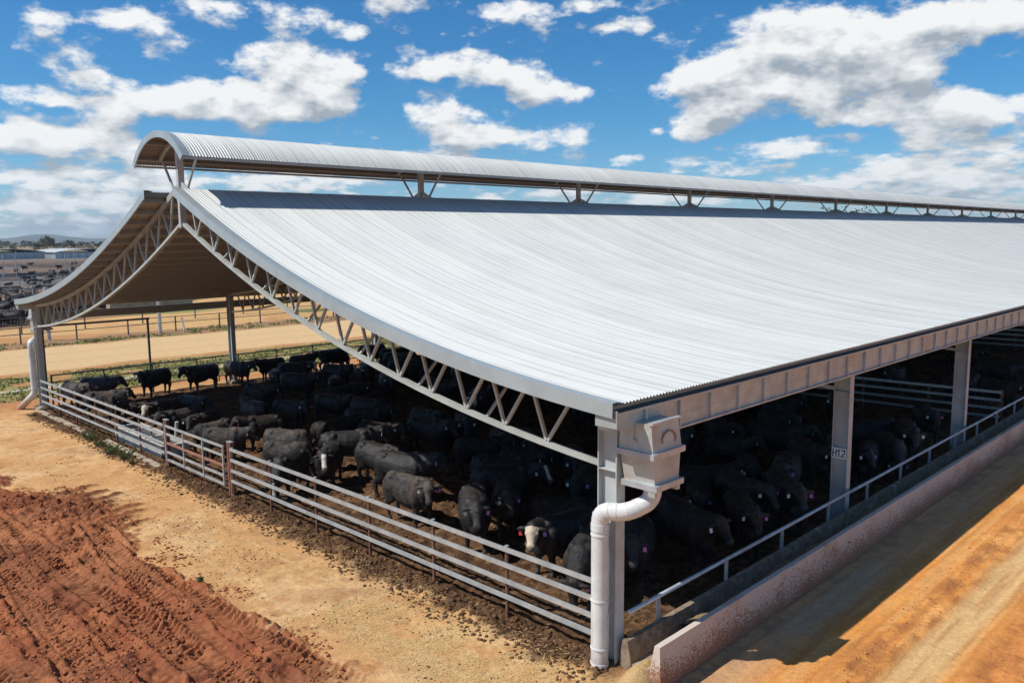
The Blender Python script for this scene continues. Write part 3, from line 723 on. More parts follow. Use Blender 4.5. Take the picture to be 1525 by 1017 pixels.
    lay(lot*ss(.42, .58, n1*.25+.75*np.exp(-((X+83)/7.5)**2-((Y-27)/9)**2)+.5*np.exp(-((X+71)/3)**2-((Y-37)/5)**2))*.9, (.17, .21, .065))
    pens = ss(-71, -75, X+3*warp+.62*np.clip(Y, -10, 140))
    lay(pens, (.075, .058, .047)); lay(pens*ss(.45, .62, n1), (.125, .088, .066))
    band = (np.sin(X*.105+1.0+.01*Y) > .62)*1.0; lay(pens*band*.8, (.17, .165, .16))
    band2 = (np.sin(X*.052+2.2) > .70)*1.0; lay(pens*band2*.7, (.24, .15, .095))
    fld = ss(-430, -480, X); lay(fld, (.24, .22, .11)); lay(fld*ss(.5, .6, fbm(X, Y, .004, 4, 97)), (.16, .19, .07))
    lay(ss(40, 80, X)*.9, (.40, .24, .11)); lay(ss(150, 220, Y)*.9, (.28, .20, .10)); lay(ss(1200, 2500, np.hypot(X, Y)), (.13, .15, .07))
    return Z, C
Z, C = ground_fn(X, Y)
ny, nx = X.shape
co = np.stack([X, Y, Z], -1).reshape(-1, 3).astype(np.float32)
idx = np.arange(ny*nx, dtype=np.int32).reshape(ny, nx)
quads = np.stack([idx[:-1, :-1], idx[:-1, 1:], idx[1:, 1:], idx[1:, :-1]], -1).reshape(-1, 4)
def np_mesh(name, co, quads, mats, cols=None, smooth=True):
    me = bpy.data.meshes.new(name); me.vertices.add(len(co)); me.vertices.foreach_set('co', co.astype(np.float32).ravel())
    n = quads.shape[1]
    me.loops.add(quads.size); me.loops.foreach_set('vertex_index', quads.astype(np.int32).ravel())
    me.polygons.add(len(quads)); me.polygons.foreach_set('loop_start', np.arange(0, quads.size, n, dtype=np.int32))
    me.update(calc_edges=True)
    if smooth: me.polygons.foreach_set('use_smooth', np.ones(len(quads), dtype=bool))
    for m in mats: me.materials.append(m)
    if cols is not None:
        a = me.color_attributes.new('soil', 'FLOAT_COLOR', 'POINT')
        c4 = np.ones((len(co), 4), np.float32); c4[:, :3] = cols; a.data.foreach_set('color', c4.ravel())
    me.validate(); return me
def soil_fn(t, b):
    a = t.new('ShaderNodeAttribute', attribute_name='soil'); v = gpos(t)
    n = t.noise(v, 9.0, 8, .68); n2 = t.noise(v, 38.0, 5, .65); n3 = t.noise(v, 2.2, 6, .6)
    k = t.math('ADD', t.math('MULTIPLY', n, .8), t.math('MULTIPLY', n2, .65)); k = t.math('ADD', k, t.math('MULTIPLY', n3, .35))
    f = t.ramp(k, .50, 1.30, .55, 1.42, False)
    c = t.new('ShaderNodeMix', data_type='RGBA', blend_type='MULTIPLY'); c.inputs[0].default_value = 1
    t.put(c.inputs[6], a.outputs['Color']); cc = t.new('ShaderNodeCombineXYZ')
    for i in range(3): t.put(cc.inputs[i], f)
    t.put(c.inputs[7], cc.outputs[0])
    # dark specks of dung and pebbles
    vo = t.new('ShaderNodeTexVoronoi'); t.put(vo.inputs['Vector'], v); vo.inputs['Scale'].default_value = 5.5
    sp_ = t.math('MULTIPLY', t.ramp(vo.outputs['Distance'], .13, .06), t.ramp(n3, .55, .68))
    t.put(b.inputs['Base Color'], t.mix(t.math('MULTIPLY', sp_, .7), c.outputs[2], rgb(.10, .055, .03)))
    bump(t, b, k, .75, .06)
M_SOIL = mat('soil', (.4, .2, .1), .95, 0, soil_fn, .15)
xc = .5*(X[:-1, :-1]+X[1:, 1:]).ravel(); yc = .5*(Y[:-1, :-1]+Y[1:, 1:]).ravel()
reg = np.zeros(len(quads), int)
reg[(xc > -35.4) & (xc < .15) & (yc > .02) & (yc < LEN)] = 1
reg[(xc > .15) & (xc < 14) & (yc > -.6) & (yc < 260)] = 2
reg[(xc > -60.5) & (xc < -47.8) & (yc > -40) & (yc < 260)] = 3
# the left-over quads under the bunk belong to the road
for i, (nm, lb) in enumerate((('ground', 'tan and red dirt ground with churned tyre tracks'), ('pen_floor', 'dark manure floor of the pens under the roof'), ('feed_road', 'orange dirt feed road beside the bunk'), ('dirt_road', 'pale tan dirt road beyond the shed'))):
    qs = quads[reg == i]; used, inv = np.unique(qs, return_inverse=True)
    o = link(nm, np_mesh(nm, co[used], inv.reshape(-1, 4), [M_SOIL], C.reshape(-1, 3)[used])); tag(o, lb, None, kind='structure')
def gheight(px, py):
    return ground_fn(np.atleast_2d(np.asarray(px, float)), np.atleast_2d(np.asarray(py, float)), False)[0]
# clods of dry manure, clay lumps: joined real geometry
def clods(name, label, n, sampler, size, m, mask=None):
    base = bmesh.new(); bmesh.ops.create_icosphere(base, subdivisions=1, radius=1)
    bv = np.array([v.co[:] for v in base.verts]); bf = np.array([[v.index for v in f.verts] for f in base.faces]); base.free()
    P = sampler(n); h = gheight(P[:, 0], P[:, 1]); n = len(P)
    sc = (size[0]+(size[1]-size[0])*rng.random((n, 1, 1))**2.2)*rng.uniform(.7, 1.3, (n, 1, 3))*np.array([1, 1, .75])
    V = bv[None]*(1+rng.uniform(-.42, .42, (n, len(bv), 1)))*sc
    V = V+np.concatenate([P, h[:, None]], 1)[:, None, :]
    F = (bf[None]+np.arange(n)[:, None, None]*len(bv)).reshape(-1, 3)
    o = link(name, np_mesh(name, V.reshape(-1, 3), F, [m], None, False)); tag(o, label, 'clods', kind='stuff'); return o
def mix_fn(c1, c2, c3):
    def fn(t, b):
        v = gpos(t); n = t.noise(v, 7, 4, .6); c = t.mix(t.ramp(n, .35, .65), rgb(*c1), rgb(*c2)); c = t.mix(t.ramp(t.noise(v, 2.3, 3), .58, .7), c, rgb(*c3))
        t.put(b.inputs['Base Color'], c); bump(t, b, t.noise(v, 60, 4), .5, .01)
    return fn
M_CLOD = mat('manure_clod', (.1, .06, .03), .95, 0, mix_fn((.075, .040, .022), (.15, .082, .042), (.24, .15, .075)), .1)
M_CLAY = mat('clay_lump', (.27, .09, .04), .95, 0, mix_fn((.24, .078, .034), (.36, .135, .058), (.17, .055, .028)), .1)
def s_strip(n):
    x = rng.uniform(-33, .0, n); y = -rng.beta(1.2, 2.0, n)*1.25+.15; return np.c_[x, y]
def s_pen(n):
    x = rng.uniform(-34, -.2, n); y = rng.uniform(.1, 8.5, n); return np.c_[x, y]
def s_red(n):
    x = rng.uniform(-20, -2, n); y = -2.9-rng.beta(1.25, 1.6, n)*5.2; k = fbm(x, y, 1.1, 3, 5) > .47; return np.c_[x, y][k]
def s_lot(n):
    x = rng.uniform(-26, 0, n); y = rng.uniform(-3.4, -.8, n); k = fbm(x, y, .9, 3, 15) > .50; return np.c_[x, y][k]
def s_road(n):
    x = np.concatenate([rng.normal(3.05, .18, n//2), rng.uniform(4.5, 7, n//2)]); y = rng.uniform(.6, 26, 2*(n//2)); return np.c_[x, y]
clods('manure_clods', 'brown clods of dry manure along the gable fence and on the sunlit pen floor', 22000, lambda n: np.concatenate([s_strip(n//2), s_pen(n//2)]), (.009, .052), M_CLOD)
clods('clay_clods', 'broken lumps of red clay among the tyre tracks', 15000, s_red, (.008, .048), M_CLAY)
clods('dung_crumbs', 'small dark crumbs scattered over the tan lot', 6000, s_lot, (.005, .026), M_CLOD)
clods('road_crumbs', 'orange dirt crumbs on the feed road', 2600, s_road, (.010, .030), mat('road_crumb', (.4, .17, .06), .95, 0, mix_fn((.40, .16, .055), (.50, .23, .08), (.28, .11, .045)), .1))
# wisps of straw and hay trodden into the lot
def straw(n):
    x = np.concatenate([rng.normal(-3.2, 2.2, n//2), rng.uniform(-15, 1, n//2)]); y = np.concatenate([rng.normal(-1.9, .6, n//2), -rng.beta(1.5, 2, n//2)*3.2]); k = fbm(x, y, 1.3, 3, 19) > .46; x, y = x[k], y[k]; n = len(x)
    z = gheight(x, y)+.008; a = rng.uniform(0, 6.28, n); L = rng.uniform(.02, .07, n); d1 = np.c_[np.cos(a), np.sin(a), rng.uniform(-.1, .25, n)]*L[:, None]; d2 = np.c_[-np.sin(a), np.cos(a), np.zeros(n)]*.005
    P = np.c_[x, y, z]; V = np.stack([P-d1-d2, P-d1+d2, P+d1+d2, P+d1-d2], 1).reshape(-1, 3)
    o = link('straw', np_mesh('straw', V, np.arange(len(V)).reshape(-1, 4), [mat('straw', (.62, .48, .24), .8, 0, mix_fn((.66, .46, .20), (.56, .37, .15), (.72, .56, .29)))], None, False)); tag(o, 'pale straw scattered on the lot before the gable fence', 'straw', kind='stuff')
straw(9000)
# ------------------------------------------------------------------ cattle
def lerp(a, b, t): return tuple(a[i]+(b[i]-a[i])*t for i in range(len(a)))
class Blob:
    def __init__(s):
        bm = bmesh.new(); bmesh.ops.create_uvsphere(bm, u_segments=12, v_segments=8, radius=1)
        s.bv = np.array([v.co[:] for v in bm.verts]); s.bf = [[v.index for v in f.verts] for f in bm.faces]; bm.free(); s.v = []; s.f = []; s.n = 0
    def ball(s, c, r):
        r = (r, r, r) if isinstance(r, (int, float)) else r
        s.v.append(s.bv*np.array(r)+np.array(c)); s.f += [[i+s.n for i in f] for f in s.bf]; s.n += len(s.bv)
    def chain(s, pts, step=.03):      # pts: (x,y,z,rx,ry,rz)
        for a, b in zip(pts, pts[1:]):
            L = math.dist(a[:3], b[:3]); k = max(2, int(L/step))
            for i in range(k+1):
                p = lerp(a, b, i/k); s.ball(p[:3], p[3:])
def cow_mesh(name, yaw=0.0, down=0.0, lying=False, fat=1.0, step=0.0):
    B = Blob(); dz = -.50 if lying else 0.0
    R_ = fat
    torso = [(-.86,0,1.03,.10,.20,.22),(-.72,0,1.04,.14,.32*R_,.31),(-.45,0,.99,.15,.365*R_,.36),(-.10,0,.91,.15,.415*R_,.44),(.22,0,.885,.15,.40*R_,.455),(.48,0,.92,.15,.33,.44),(.68,0,.96,.13,.25,.36)]
    B.chain([(x,y,z+dz,a,b,c) for x,y,z,a,b,c in torso], .06)
    B.ball((.64,0,.68+dz), (.18,.17,.20)); B.ball((-.78,0,1.22+dz), (.16,.12,.10)); B.ball((.42,0,1.28+dz), (.26,.12,.12)); B.ball((-.15,0,1.28+dz), (.50,.16,.06))
    for sg in (1,-1): B.ball((-.62,sg*.22,.96+dz), (.23,.17,.31)); B.ball((.46,sg*.23,.90+dz), (.19,.15,.32)); B.ball((-.50,sg*.22,1.25+dz), (.10,.09,.09)); B.ball((.50,sg*.16,1.24+dz), (.14,.10,.12))
    if not lying:
        for sg in (1,-1):
            st = step*sg
            B.chain([(.47,.20*sg,.72,.15,.12,.14),(.49+st*.5,.20*sg,.44,.082,.08,.085),(.475+st*.8,.20*sg,.38,.072,.072,.07),(.48+st,.20*sg,.14,.052,.052,.055),(.51+st,.20*sg,.05,.075,.07,.05)])
            B.chain([(-.62,.22*sg,.84,.22,.15,.20),(-.56-st*.3,.22*sg,.66,.17,.12,.14),(-.77-st*.8,.21*sg,.50,.078,.068,.085),(-.73-st,.21*sg,.16,.055,.052,.056),(-.69-st,.21*sg,.05,.078,.07,.05)])
    else:
        for sg in (1,-1):
            B.chain([(.50,.22*sg,.32,.13,.10,.14),(.74,.24*sg,.10,.07,.07,.07),(.50,.27*sg,.06,.05,.05,.05),(.40,.26*sg,.05,.06,.05,.05)])
            B.chain([(-.55,.27*sg,.34,.20,.12,.22),(-.22,.36*sg,.16,.12,.10,.13),(-.52,.40*sg,.08,.07,.06,.07),(-.22,.42*sg,.05,.05,.05,.05)])
    tz = 0 if not lying else dz
    B.chain([(-.90,0,1.14+tz,.035,.035,.04),(-.97,.0,1.05+tz,.03,.03,.035),(-.985,.02,.72+tz*.9,.028,.028,.03),(-.97,.03,.50+tz*.85,.04,.035,.06),(-.96,.03,.36+tz*.6,.028,.028,.06)])
    # neck + head in a local frame, then posed
    nb = np.array([.62,0,1.06+dz])
    if down > 0: n_el, h_el = math.radians(22-78*down), math.radians(-40-42*down)
    else: n_el, h_el = math.radians(24), math.radians(-47)
    NL = .48
    def yawv(p, w_):
        a = yaw*w_; c, s_ = math.cos(a), math.sin(a); return np.array([p[0]*c-p[1]*s_, p[0]*s_+p[1]*c, p[2]])
    ndir = np.array([math.cos(n_el), 0, math.sin(n_el)])
    pts = []
    for i in range(9):
        t = i/8; p = nb+yawv(ndir*NL*t, .35+.3*t); pts.append((*p, .19-.03*t, .24-.075*t, .31-.115*t))
    B.chain(pts, .04)
    poll = nb+yawv(ndir*NL, .65)+np.array([0,0,.03])
    hd = yawv(np.array([math.cos(h_el), 0, math.sin(h_el)]), 1.0); up = yawv(np.array([-math.sin(h_el), 0, math.cos(h_el)]), 1.0); sd = np.cross(up, hd)
    H = lambda a, b, c: tuple(poll+hd*a+sd*b+up*c)
    for a, w_, h_, cc in ((.0,.145,.13,.03),(.06,.158,.15,.01),(.13,.155,.155,-.005),(.20,.132,.135,-.01),(.27,.114,.112,-.01),(.34,.106,.100,-.012),(.40,.112,.098,-.018),(.44,.104,.088,-.022)):
        B.ball(H(a,0,cc), ((w_+h_)/2*.95,)*3 if abs(yaw) > .2 or down else (h_*.9, w_, h_))
    B.ball(H(.10,0,.08), (.09,.09,.07)); B.ball(H(.12,0,-.13), .10); B.ball(H(.24,0,-.085), .075); B.ball(H(-.02,0,.10), .075)
    for sg in (1,-1): B.ball(H(.14,sg*.12,.05), .045); B.ball(H(.43,sg*.055,.01), .05)
    ears = []; poll = poll
    for sg in (1,-1):
        for i in range(7):
            t = i/6; p = H(.02+.01*t, sg*(.13+.20*t), .045-.055*t*t); r = .028+.034*math.sin(math.pi*min(1, t*.9+.05)); B.ball(p, r*.9)
        ears.append(H(.065, sg*.265, -.045))
    me0 = bpy.data.meshes.new('tmp'); me0.from_pydata(np.concatenate(B.v).tolist(), [], B.f)
    o = bpy.data.objects.new('tmp', me0); COL.objects.link(o)
    r = o.modifiers.new('r', 'REMESH'); r.mode = 'VOXEL'; r.voxel_size = .026
    sm = o.modifiers.new('s', 'SMOOTH'); sm.factor = .5; sm.iterations = 3
    dg = bpy.context.evaluated_depsgraph_get(); me = bpy.data.meshes.new_from_object(o.evaluated_get(dg)); me.name = name
    bpy.data.objects.remove(o); bpy.data.meshes.remove(me0)
    me.shade_smooth()
    n = len(me.vertices); co_ = np.empty(n*3, np.float32); me.vertices.foreach_get('co', co_); co_ = co_.reshape(-1, 3)
    rel = co_-poll; a = rel@hd; b = rel@sd; c = rel@up
    face = ss(-.03, .05, a)*ss(.17, .125, np.abs(b))*ss(-.13, -.03, c)*ss(.7, .6, a); face[np.abs(b) > .19] = 0
    muz = ss(.40, .46, a)*(np.abs(b) < .16)
    for nm, val in (('face', face), ('muzzle', muz), ('blaze', face*ss(.095, .06, np.abs(b)))):
        at = me.attributes.new(nm, 'FLOAT', 'POINT'); at.data.foreach_set('value', val.astype(np.float32))
    me.materials.append(COATS['b'])
    eyes = [H(.16, sg*.142, .035) for sg in (1,-1)]
    return me, ears, eyes, tuple(hd)
def coat(body, dust, facec, which, dustc=(.16, .125, .10)):
    def fn(t, b):
        oc = obco(t); s = t.new('ShaderNodeSeparateXYZ'); t.put(s.inputs[0], oc); oi = t.new('ShaderNodeObjectInfo')
        v = t.vmath('ADD', oc, oi.outputs['Location'])
        n = t.noise(t.vmath('MULTIPLY', v, (1, 1, .55)), 9, 6, .68); c = t.mix(t.ramp(n, .36, .66), rgb(*body), rgb(*[x*2.6+.004 for x in body]))
        top = t.ramp(s.outputs[2], .95, 1.35)
        dn = t.noise(v, 2.6, 6, .65)
        c = t.mix(t.math('MULTIPLY', t.ramp(dn, .46, .62), t.math('ADD', t.math('MULTIPLY', top, .5*dust), dust*.5)), c, rgb(*dustc))
        rb = t.noise(t.vmath('ADD', v, (7, 2, 5)), 1.7, 5, .6); c = t.mix(t.math('MULTIPLY', t.ramp(rb, .55, .68), .55*dust), c, rgb(dustc[0]*1.05, dustc[1]*.72, dustc[2]*.58))
        # caked legs
        leg = t.math('MULTIPLY', t.ramp(s.outputs[2], .45, .10), t.ramp(dn, .40, .60, 0, .6)); c = t.mix(leg, c, rgb(.07, .042, .025))
        if which:
            fa = t.new('ShaderNodeAttribute', attribute_name=which); fn_ = t.noise(v, 16, 4, .6)
            c = t.mix(t.ramp(t.math('ADD', fa.outputs['Fac'], t.math('MULTIPLY', t.math('SUBTRACT', fn_, .5), .5)), .42, .62), c, rgb(*facec))
        mz = t.new('ShaderNodeAttribute', attribute_name='muzzle'); c = t.mix(t.math('MULTIPLY', mz.outputs['Fac'], .7), c, rgb(.055, .05, .05))
        t.put(b.inputs['Base Color'], c)
        fur = t.noise(t.vmath('MULTIPLY', oc, (18, 40, 40)), 1.0, 4, .6); fur2 = t.noise(v, 7.5, 6, .7); bump(t, b, t.math('ADD', t.math('MULTIPLY', fur, .35), fur2), .8, .045)
        pass
    return fn
COATS = {}
COATS['b'] = mat('coat_black', (.012, .011, .011), .55, 0, coat((.0085, .0080, .0080), .55, None, None, (.045, .036, .030)), .4)
COATS['n'] = mat('coat_brown_black', (.02, .014, .011), .6, 0, coat((.010, .007, .006), .7, None, None, (.045, .032, .025)), .25)
COATS['d'] = mat('coat_dusty', (.04, .035, .03), .7, 0, coat((.0145, .013, .0125), 1.0, None, None, (.095, .075, .060)), .3)
COATS['w'] = mat('coat_black_white_face', (.012, .011, .011), .5, 0, coat((.0085, .0080, .0080), .25, (.62, .57, .50), 'blaze', (.045, .036, .030)), .4)
COATS['W'] = mat('coat_dusty_pale_face', (.04, .035, .03), .7, 0, coat((.0145, .013, .0125), 1.0, (.50, .42, .33), 'face', (.095, .075, .060)), .3)
COATS['t'] = mat('coat_black_tan_face', (.012, .011, .011), .5, 0, coat((.0085, .0080, .0080), .3, (.55, .45, .33), 'face', (.045, .036, .030)), .4)
M_EYE = mat('eye_dark', (.01, .008, .008), .15)
TAGM = {'white': mat('tag_white', (.75, .78, .74), .5), 'purple': mat('tag_purple', (.42, .16, .52), .5), 'pink': mat('tag_pink', (.75, .22, .50), .5), 'red': mat('tag_red', (.75, .06, .04), .5), 'orange': mat('tag_orange', (.75, .22, .05), .5)}
POSE = {'s': cow_mesh('steer', 0, 0, step=.05), 's2': cow_mesh('steer', .25, 0, fat=1.06, step=-.08), 'sl': cow_mesh('steer', .75, 0, step=-.05), 'sr': cow_mesh('steer', -.75, 0, step=.07), 'd': cow_mesh('steer', -.15, 1.0, fat=1.04, step=.05), 'l': cow_mesh('steer', .35, 0, lying=True)}
tagmesh = {}
def tag_mesh(c, hd):
    m = MB(); m.box(-.006, .006, -.036, .036, -.085, .012)
    me = m.mesh('ear_tag', TAGM[c]); return me
for c in TAGM: tagmesh[c] = tag_mesh(c, None)
bmx = bmesh.new(); bmesh.ops.create_uvsphere(bmx, u_segments=10, v_segments=8, radius=.021); eyeme = bpy.data.meshes.new('eye'); bmx.to_mesh(eyeme); bmx.free(); eyeme.materials.append(M_EYE); eyeme.shade_smooth()
def steer(x, y, h, pose, coat_, label, group=None, tags=('white', 'purple'), sc=1.0):
    if pose == 's' and random.random() < .4: pose = 's2'
    me, ears, eyes, hd = POSE[pose]
    o = link('steer', me); o.location = (x, y, float(gheight([x], [y])[0])-.015 if y < 60 else gz(x)); o.rotation_euler.z = h; o.scale = (sc, sc, sc*random.uniform(.98, 1.03))
    o.material_slots[0].link = 'OBJECT'; o.material_slots[0].material = COATS[coat_]
    tag(o, label, 'steer', group or 'black steers in the shed')
    ha = math.atan2(hd[1], hd[0])
    for e, c in zip(ears, tags):
        if not c: continue
        t = link('ear_tag', tagmesh[c], o); t.location = e; t.rotation_euler = (random.uniform(-.2, .2), random.uniform(-.25, .25), ha+random.uniform(-.3, .3))
    if coat_ in 'wtW':
        for e in eyes:
            t = link('eye', eyeme, o); t.location = e
    return o
COWS = [
(-34.0, 5.11, -1.23, 'sl', 'b', 'black steer standing side-on at the dark rear fence, under the tall gate post'),
(-34.0, 7.6, -1.45, 's', 'b', 'black steer standing left of the far grey column, its head raised to the left'),
(-34.0, 9.66, 0.37, 's', 'b', 'black steer standing right in front of the far grey column'),
(-34.0, 11.67, -1.48, 's', 'b', 'black steer nosing left towards the animal at the far grey column'),
(-34.0, 13.75, 1.58, 's', 'b', 'black steer standing lengthwise along the rear fence, right of the far column'),
(-34.0, 15.86, 1.51, 'd', 'b', 'black steer at the rear fence, just left of the curved truss'),
(-30.82, 11.4, 0.88, 'sr', 'w', 'black steer with white blaze near the rear fence, head turned to the right'),
(-30.07, 9.84, -0.44, 's', 'b', 'black steer facing the camera near the rear fence, tags in both ears'),
(-27.07, 9.43, 0.52, 's', 'b', 'black steer with a white ear tag, behind the middle of the herd on the left'),
(-25.86, 6.75, 0.18, 'sl', 'b', 'black steer with its rump to the left, in the open gap of the pen'),
(-22.6, 4.75, 3.12, 's', 'w', 'black steer with white face looking left across the empty pen floor'),
(-21.53, 5.84, 0.39, 'sr', 'b', 'bluish black steer standing in shade with its face turned to the camera'),
(-19.38, 3.5, -1.75, 's', 'b', 'black steer with sunlit neck, head to head with the dusty one by the gate'),
(-20.19, 1.95, 1.75, 'd', 'd', 'dusty black steer standing just behind the galvanised gate'),
(-18.59, 1.63, 0.59, 's', 'd', 'dusty grey-brown steer by the gate post, rump in the sun'),
(-21.04, 7.57, 0.37, 's', 'b', 'black steer with an orange ear tag in the middle of the herd'),
(-18.99, 8.04, 0.28, 'd', 'b', 'black steer with brownish rump and lowered head in mid shade'),
(-17.91, 7.14, 0.94, 's', 'b', 'long black steer with white ear tags, head to the right in mid shade'),
(-16.78, 4.95, 1.46, 's', 'b', 'black steer seen from behind with hanging tail, head away'),
(-15.29, 5.91, 0.45, 'sr', 'b', 'black steer facing right beside another with matching white tags'),
(-23.52, 12.23, -0.58, 's', 'b', 'black steer facing the camera below the low part of the truss'),
(-25.62, 10.64, -0.49, 'sr', 'b', 'dark steer facing the camera between two white-faced ones'),
(-23.0, 9.44, 1.2, 's', 'n', 'dark brown steer standing behind the orange-tagged one'),
(-28.46, 12.54, 0.27, 's', 'w', 'white-faced steer in the rear rows, just left of the truss chord'),
(-27.4, 13.74, -0.56, 's', 'b', 'black steer facing the camera right of the rear white-faced one'),
(-33.92, 18.68, 1.11, 'd', 'b', 'black steer against the rear fence, seen through the truss webs'),
(-31.49, 18.56, 1.11, 's', 'b', 'black steer in the rear row seen under the truss bottom chord'),
(-13.34, 2.54, -0.77, 's', 'w', 'large black steer with a broad white face looking at the camera over the fence'),
(-14.66, 4.15, 1.1, 's', 'b', 'black steer with bare flank standing right behind the white-faced one'),
(-16.05, 2.66, 0.41, 'd', 'd', 'dusty steer with reddish back, rearmost of the sunlit three'),
(-15.02, 2.09, 0.49, 'd', 'd', 'dusty grey steer with head lowered behind the white-faced one'),
(-13.51, 1.25, -1.0, 'd', 'w', 'black steer with white face lowering its head to the fence rails'),
(-12.24, 3.69, 0.14, 'sr', 'b', 'black steer with a bright white tag, rump half in the sun'),
(-10.5, 3.33, 0.39, 's', 'b', 'glossy black steer with its hind leg in the sun'),
(-8.68, 2.15, 0.04, 'sr', 'd', 'dusty grey steer with straw on its back, its rump in full sun'),
(-14.05, 7.14, 0.16, 's', 'b', 'black steer with two pale tags, facing right under the truss'),
(-15.57, 8.24, -0.14, 's', 'b', 'brownish black steer behind the one with two pale tags'),
(-13.56, 8.46, -0.66, 's', 'b', 'black steer facing the camera with one white tag, deep in shade'),
(-16.88, 12.12, -0.93, 's', 'w', 'steer with a long white face seen between the truss webs'),
(-11.12, 7.93, -0.71, 's', 'b', 'black steer facing the camera just under the truss chord'),
(-10.36, 6.36, 0.8, 's', 'n', 'brownish black steer with rump towards the fence, in mid shade'),
(-8.34, 5.35, 0.85, 's', 'b', 'black steer in the middle of three standing side by side'),
(-8.55, 6.55, 0.22, 's', 'b', 'black steer, farthest of three standing side by side'),
(-7.44, 4.54, 0.88, 'sr', 'w', 'black steer with a white blaze, head turned to the right'),
(-6.33, 3.54, -0.8, 's', 'b', 'black steer facing the camera with white and purple ear tags'),
(-6.14, 2.21, -0.69, 's', 'b', 'black steer with sunlit face and a pink ear tag'),
(-5.54, 5.82, -1.09, 's', 'b', 'black steer facing the camera, left of the corner column'),
(-4.48, 3.76, 0.61, 's', 'n', 'woolly dark steer with rump to the left near the corner column'),
(-7.21, 7.23, -0.79, 's', 'b', 'black steer in deep shade beside the end of the truss chord'),
(-9.87, 7.93, -0.73, 's', 'b', 'black steer facing the camera in deep shade behind three side by side'),
(-3.56, 2.58, -1.71, 'sl', 't', 'black steer with tan-white face, red tag and purple tag at the fence'),
(-2.13, 1.77, -1.13, 'd', 'b', 'black steer lowering its head behind the corner downpipe'),
(-1.85, 3.08, -1.07, 's', 'b', 'black steer with a purple tag, next to the corner column on the bunk side'),
(-3.29, 6.08, -1.03, 's', 'b', 'black steer facing the camera under the rain head, one purple tag'),
(-1.6, 4.78, -0.43, 's', 'b', 'black steer with white and pink tags walking towards the feed rail'),
(-2.64, 6.9, -0.99, 's', 'b', 'black steer facing the camera in the second row from the feed rail'),
(-3.43, 8.39, 0.92, 's', 'b', 'long black steer standing side-on behind those at the feed rail'),
(-1.98, 7.92, -0.43, 's', 'b', 'black steer heading to the feed rail with one white tag'),
(-1.07, 6.32, -0.8, 's', 'b', 'black steer with white and pink tags, second along the feed rail'),
(-1.13, 8.58, -0.79, 's', 'b', 'black steer with a white and two pink tags near the sign column'),
(-3.01, 10.16, -0.95, 's', 'b', 'black steer facing the camera behind the feed rail group'),
(-2.03, 10.44, -1.19, 's', 'b', 'black steer seen from behind beside the feed rail group'),
(-2.29, 12.54, -0.57, 's', 'b', 'black steer with a square white tag close to the sign column'),
(-4.2, 14.14, 0.27, 's', 'b', 'black steer side-on in deep shade left of the sign column'),
(-4.98, 12.25, 0.23, 's', 'b', 'black steer side-on in deep shade behind the rain head'),
(-6.08, 13.87, -0.57, 's', 'b', 'black steer facing right in deep shade with two pale tags'),
(-5.35, 16.41, -0.43, 's', 'b', 'brown tinged steer deep in the shade with a white tag'),
(-6.53, 12.04, -1.03, 's', 'b', 'black steer peering out right beside the rain head'),
(-2.07, 13.96, -1.21, 's', 'w', 'black steer with white muzzle and blaze right of the sign column'),
(-1.17, 13.89, -1.32, 'sl', 'b', 'black steer looking right beside the white-blazed one'),
(-0.95, 15.24, -0.87, 'd', 'b', 'black steer reaching down into the feed bunk'),
(-0.95, 16.79, -1.08, 's', 'b', 'black steer facing the feed rail behind the one that eats'),
(-1.57, 20.48, -0.99, 's', 'b', 'black steer by the inner pen fence near the second column'),
(-1.12, 27.94, -0.3, 's', 'b', 'black steer beyond the inner pen fence near the third column'),
(-2.55, 16.67, 0.71, 's', 'b', 'black steer side-on behind the sign column'),
(-2.63, 28.13, 1.13, 's', 'b', 'black steer beyond the inner pen fence, left of the second column'),
(-33.82, 2.34, 0.68, 's', 'b', 'black steer behind the dusty ones at the left end of the gable fence'),
(-33.63, 1.22, 0.24, 's', 'd', 'dusty grey steer nearest to the left end column'),
(-30.33, 1.47, 1.07, 's', 'd', 'dusty black steer standing left of the water trough'),
(-28.68, 1.4, -0.56, 's', 'b', 'black steer with its head over the water trough'),
(-28.65, 2.86, -1.37, 'l', 'd', 'dusty steer lying right of the trough, head to the left'),
(-27.68, 3.04, -1.16, 'l', 'W', 'dusty steer with pale face lying behind the trough end'),
(-25.14, 2.75, -1.33, 'l', 'd', 'long dusty grey steer lying behind the gate'),
(-24.16, 3.25, -1.01, 'l', 'd', 'dusty grey steer lying with hips raised, right of the long one'),
(-27.99, 4.47, 0.1, 'l', 'b', 'black steer lying in shade behind the sunlit ones')]
special = {50: ('purple', 'red'), 45: ('pink', 'white'), 15: ('orange', None), 44: ('purple', 'white'), 27: (None, None), 31: (None, None), 80: (None, None), 81: (None, None), 82: (None, None), 83: (None, 'white')}
occ = []
for i, (x, y, h, p, c, lb) in enumerate(COWS):
    tg = special.get(i) or random.choice([('purple', 'white'), ('pink', 'white'), ('white', 'white'), (None, 'white'), ('purple', 'white')])
    c = 'n' if c == 'b' and y < 7 and random.random() < .3 else c
    steer(x, y, h, p, c, lb, None, tg, random.uniform(.90, 1.05)); occ.append((x, y))
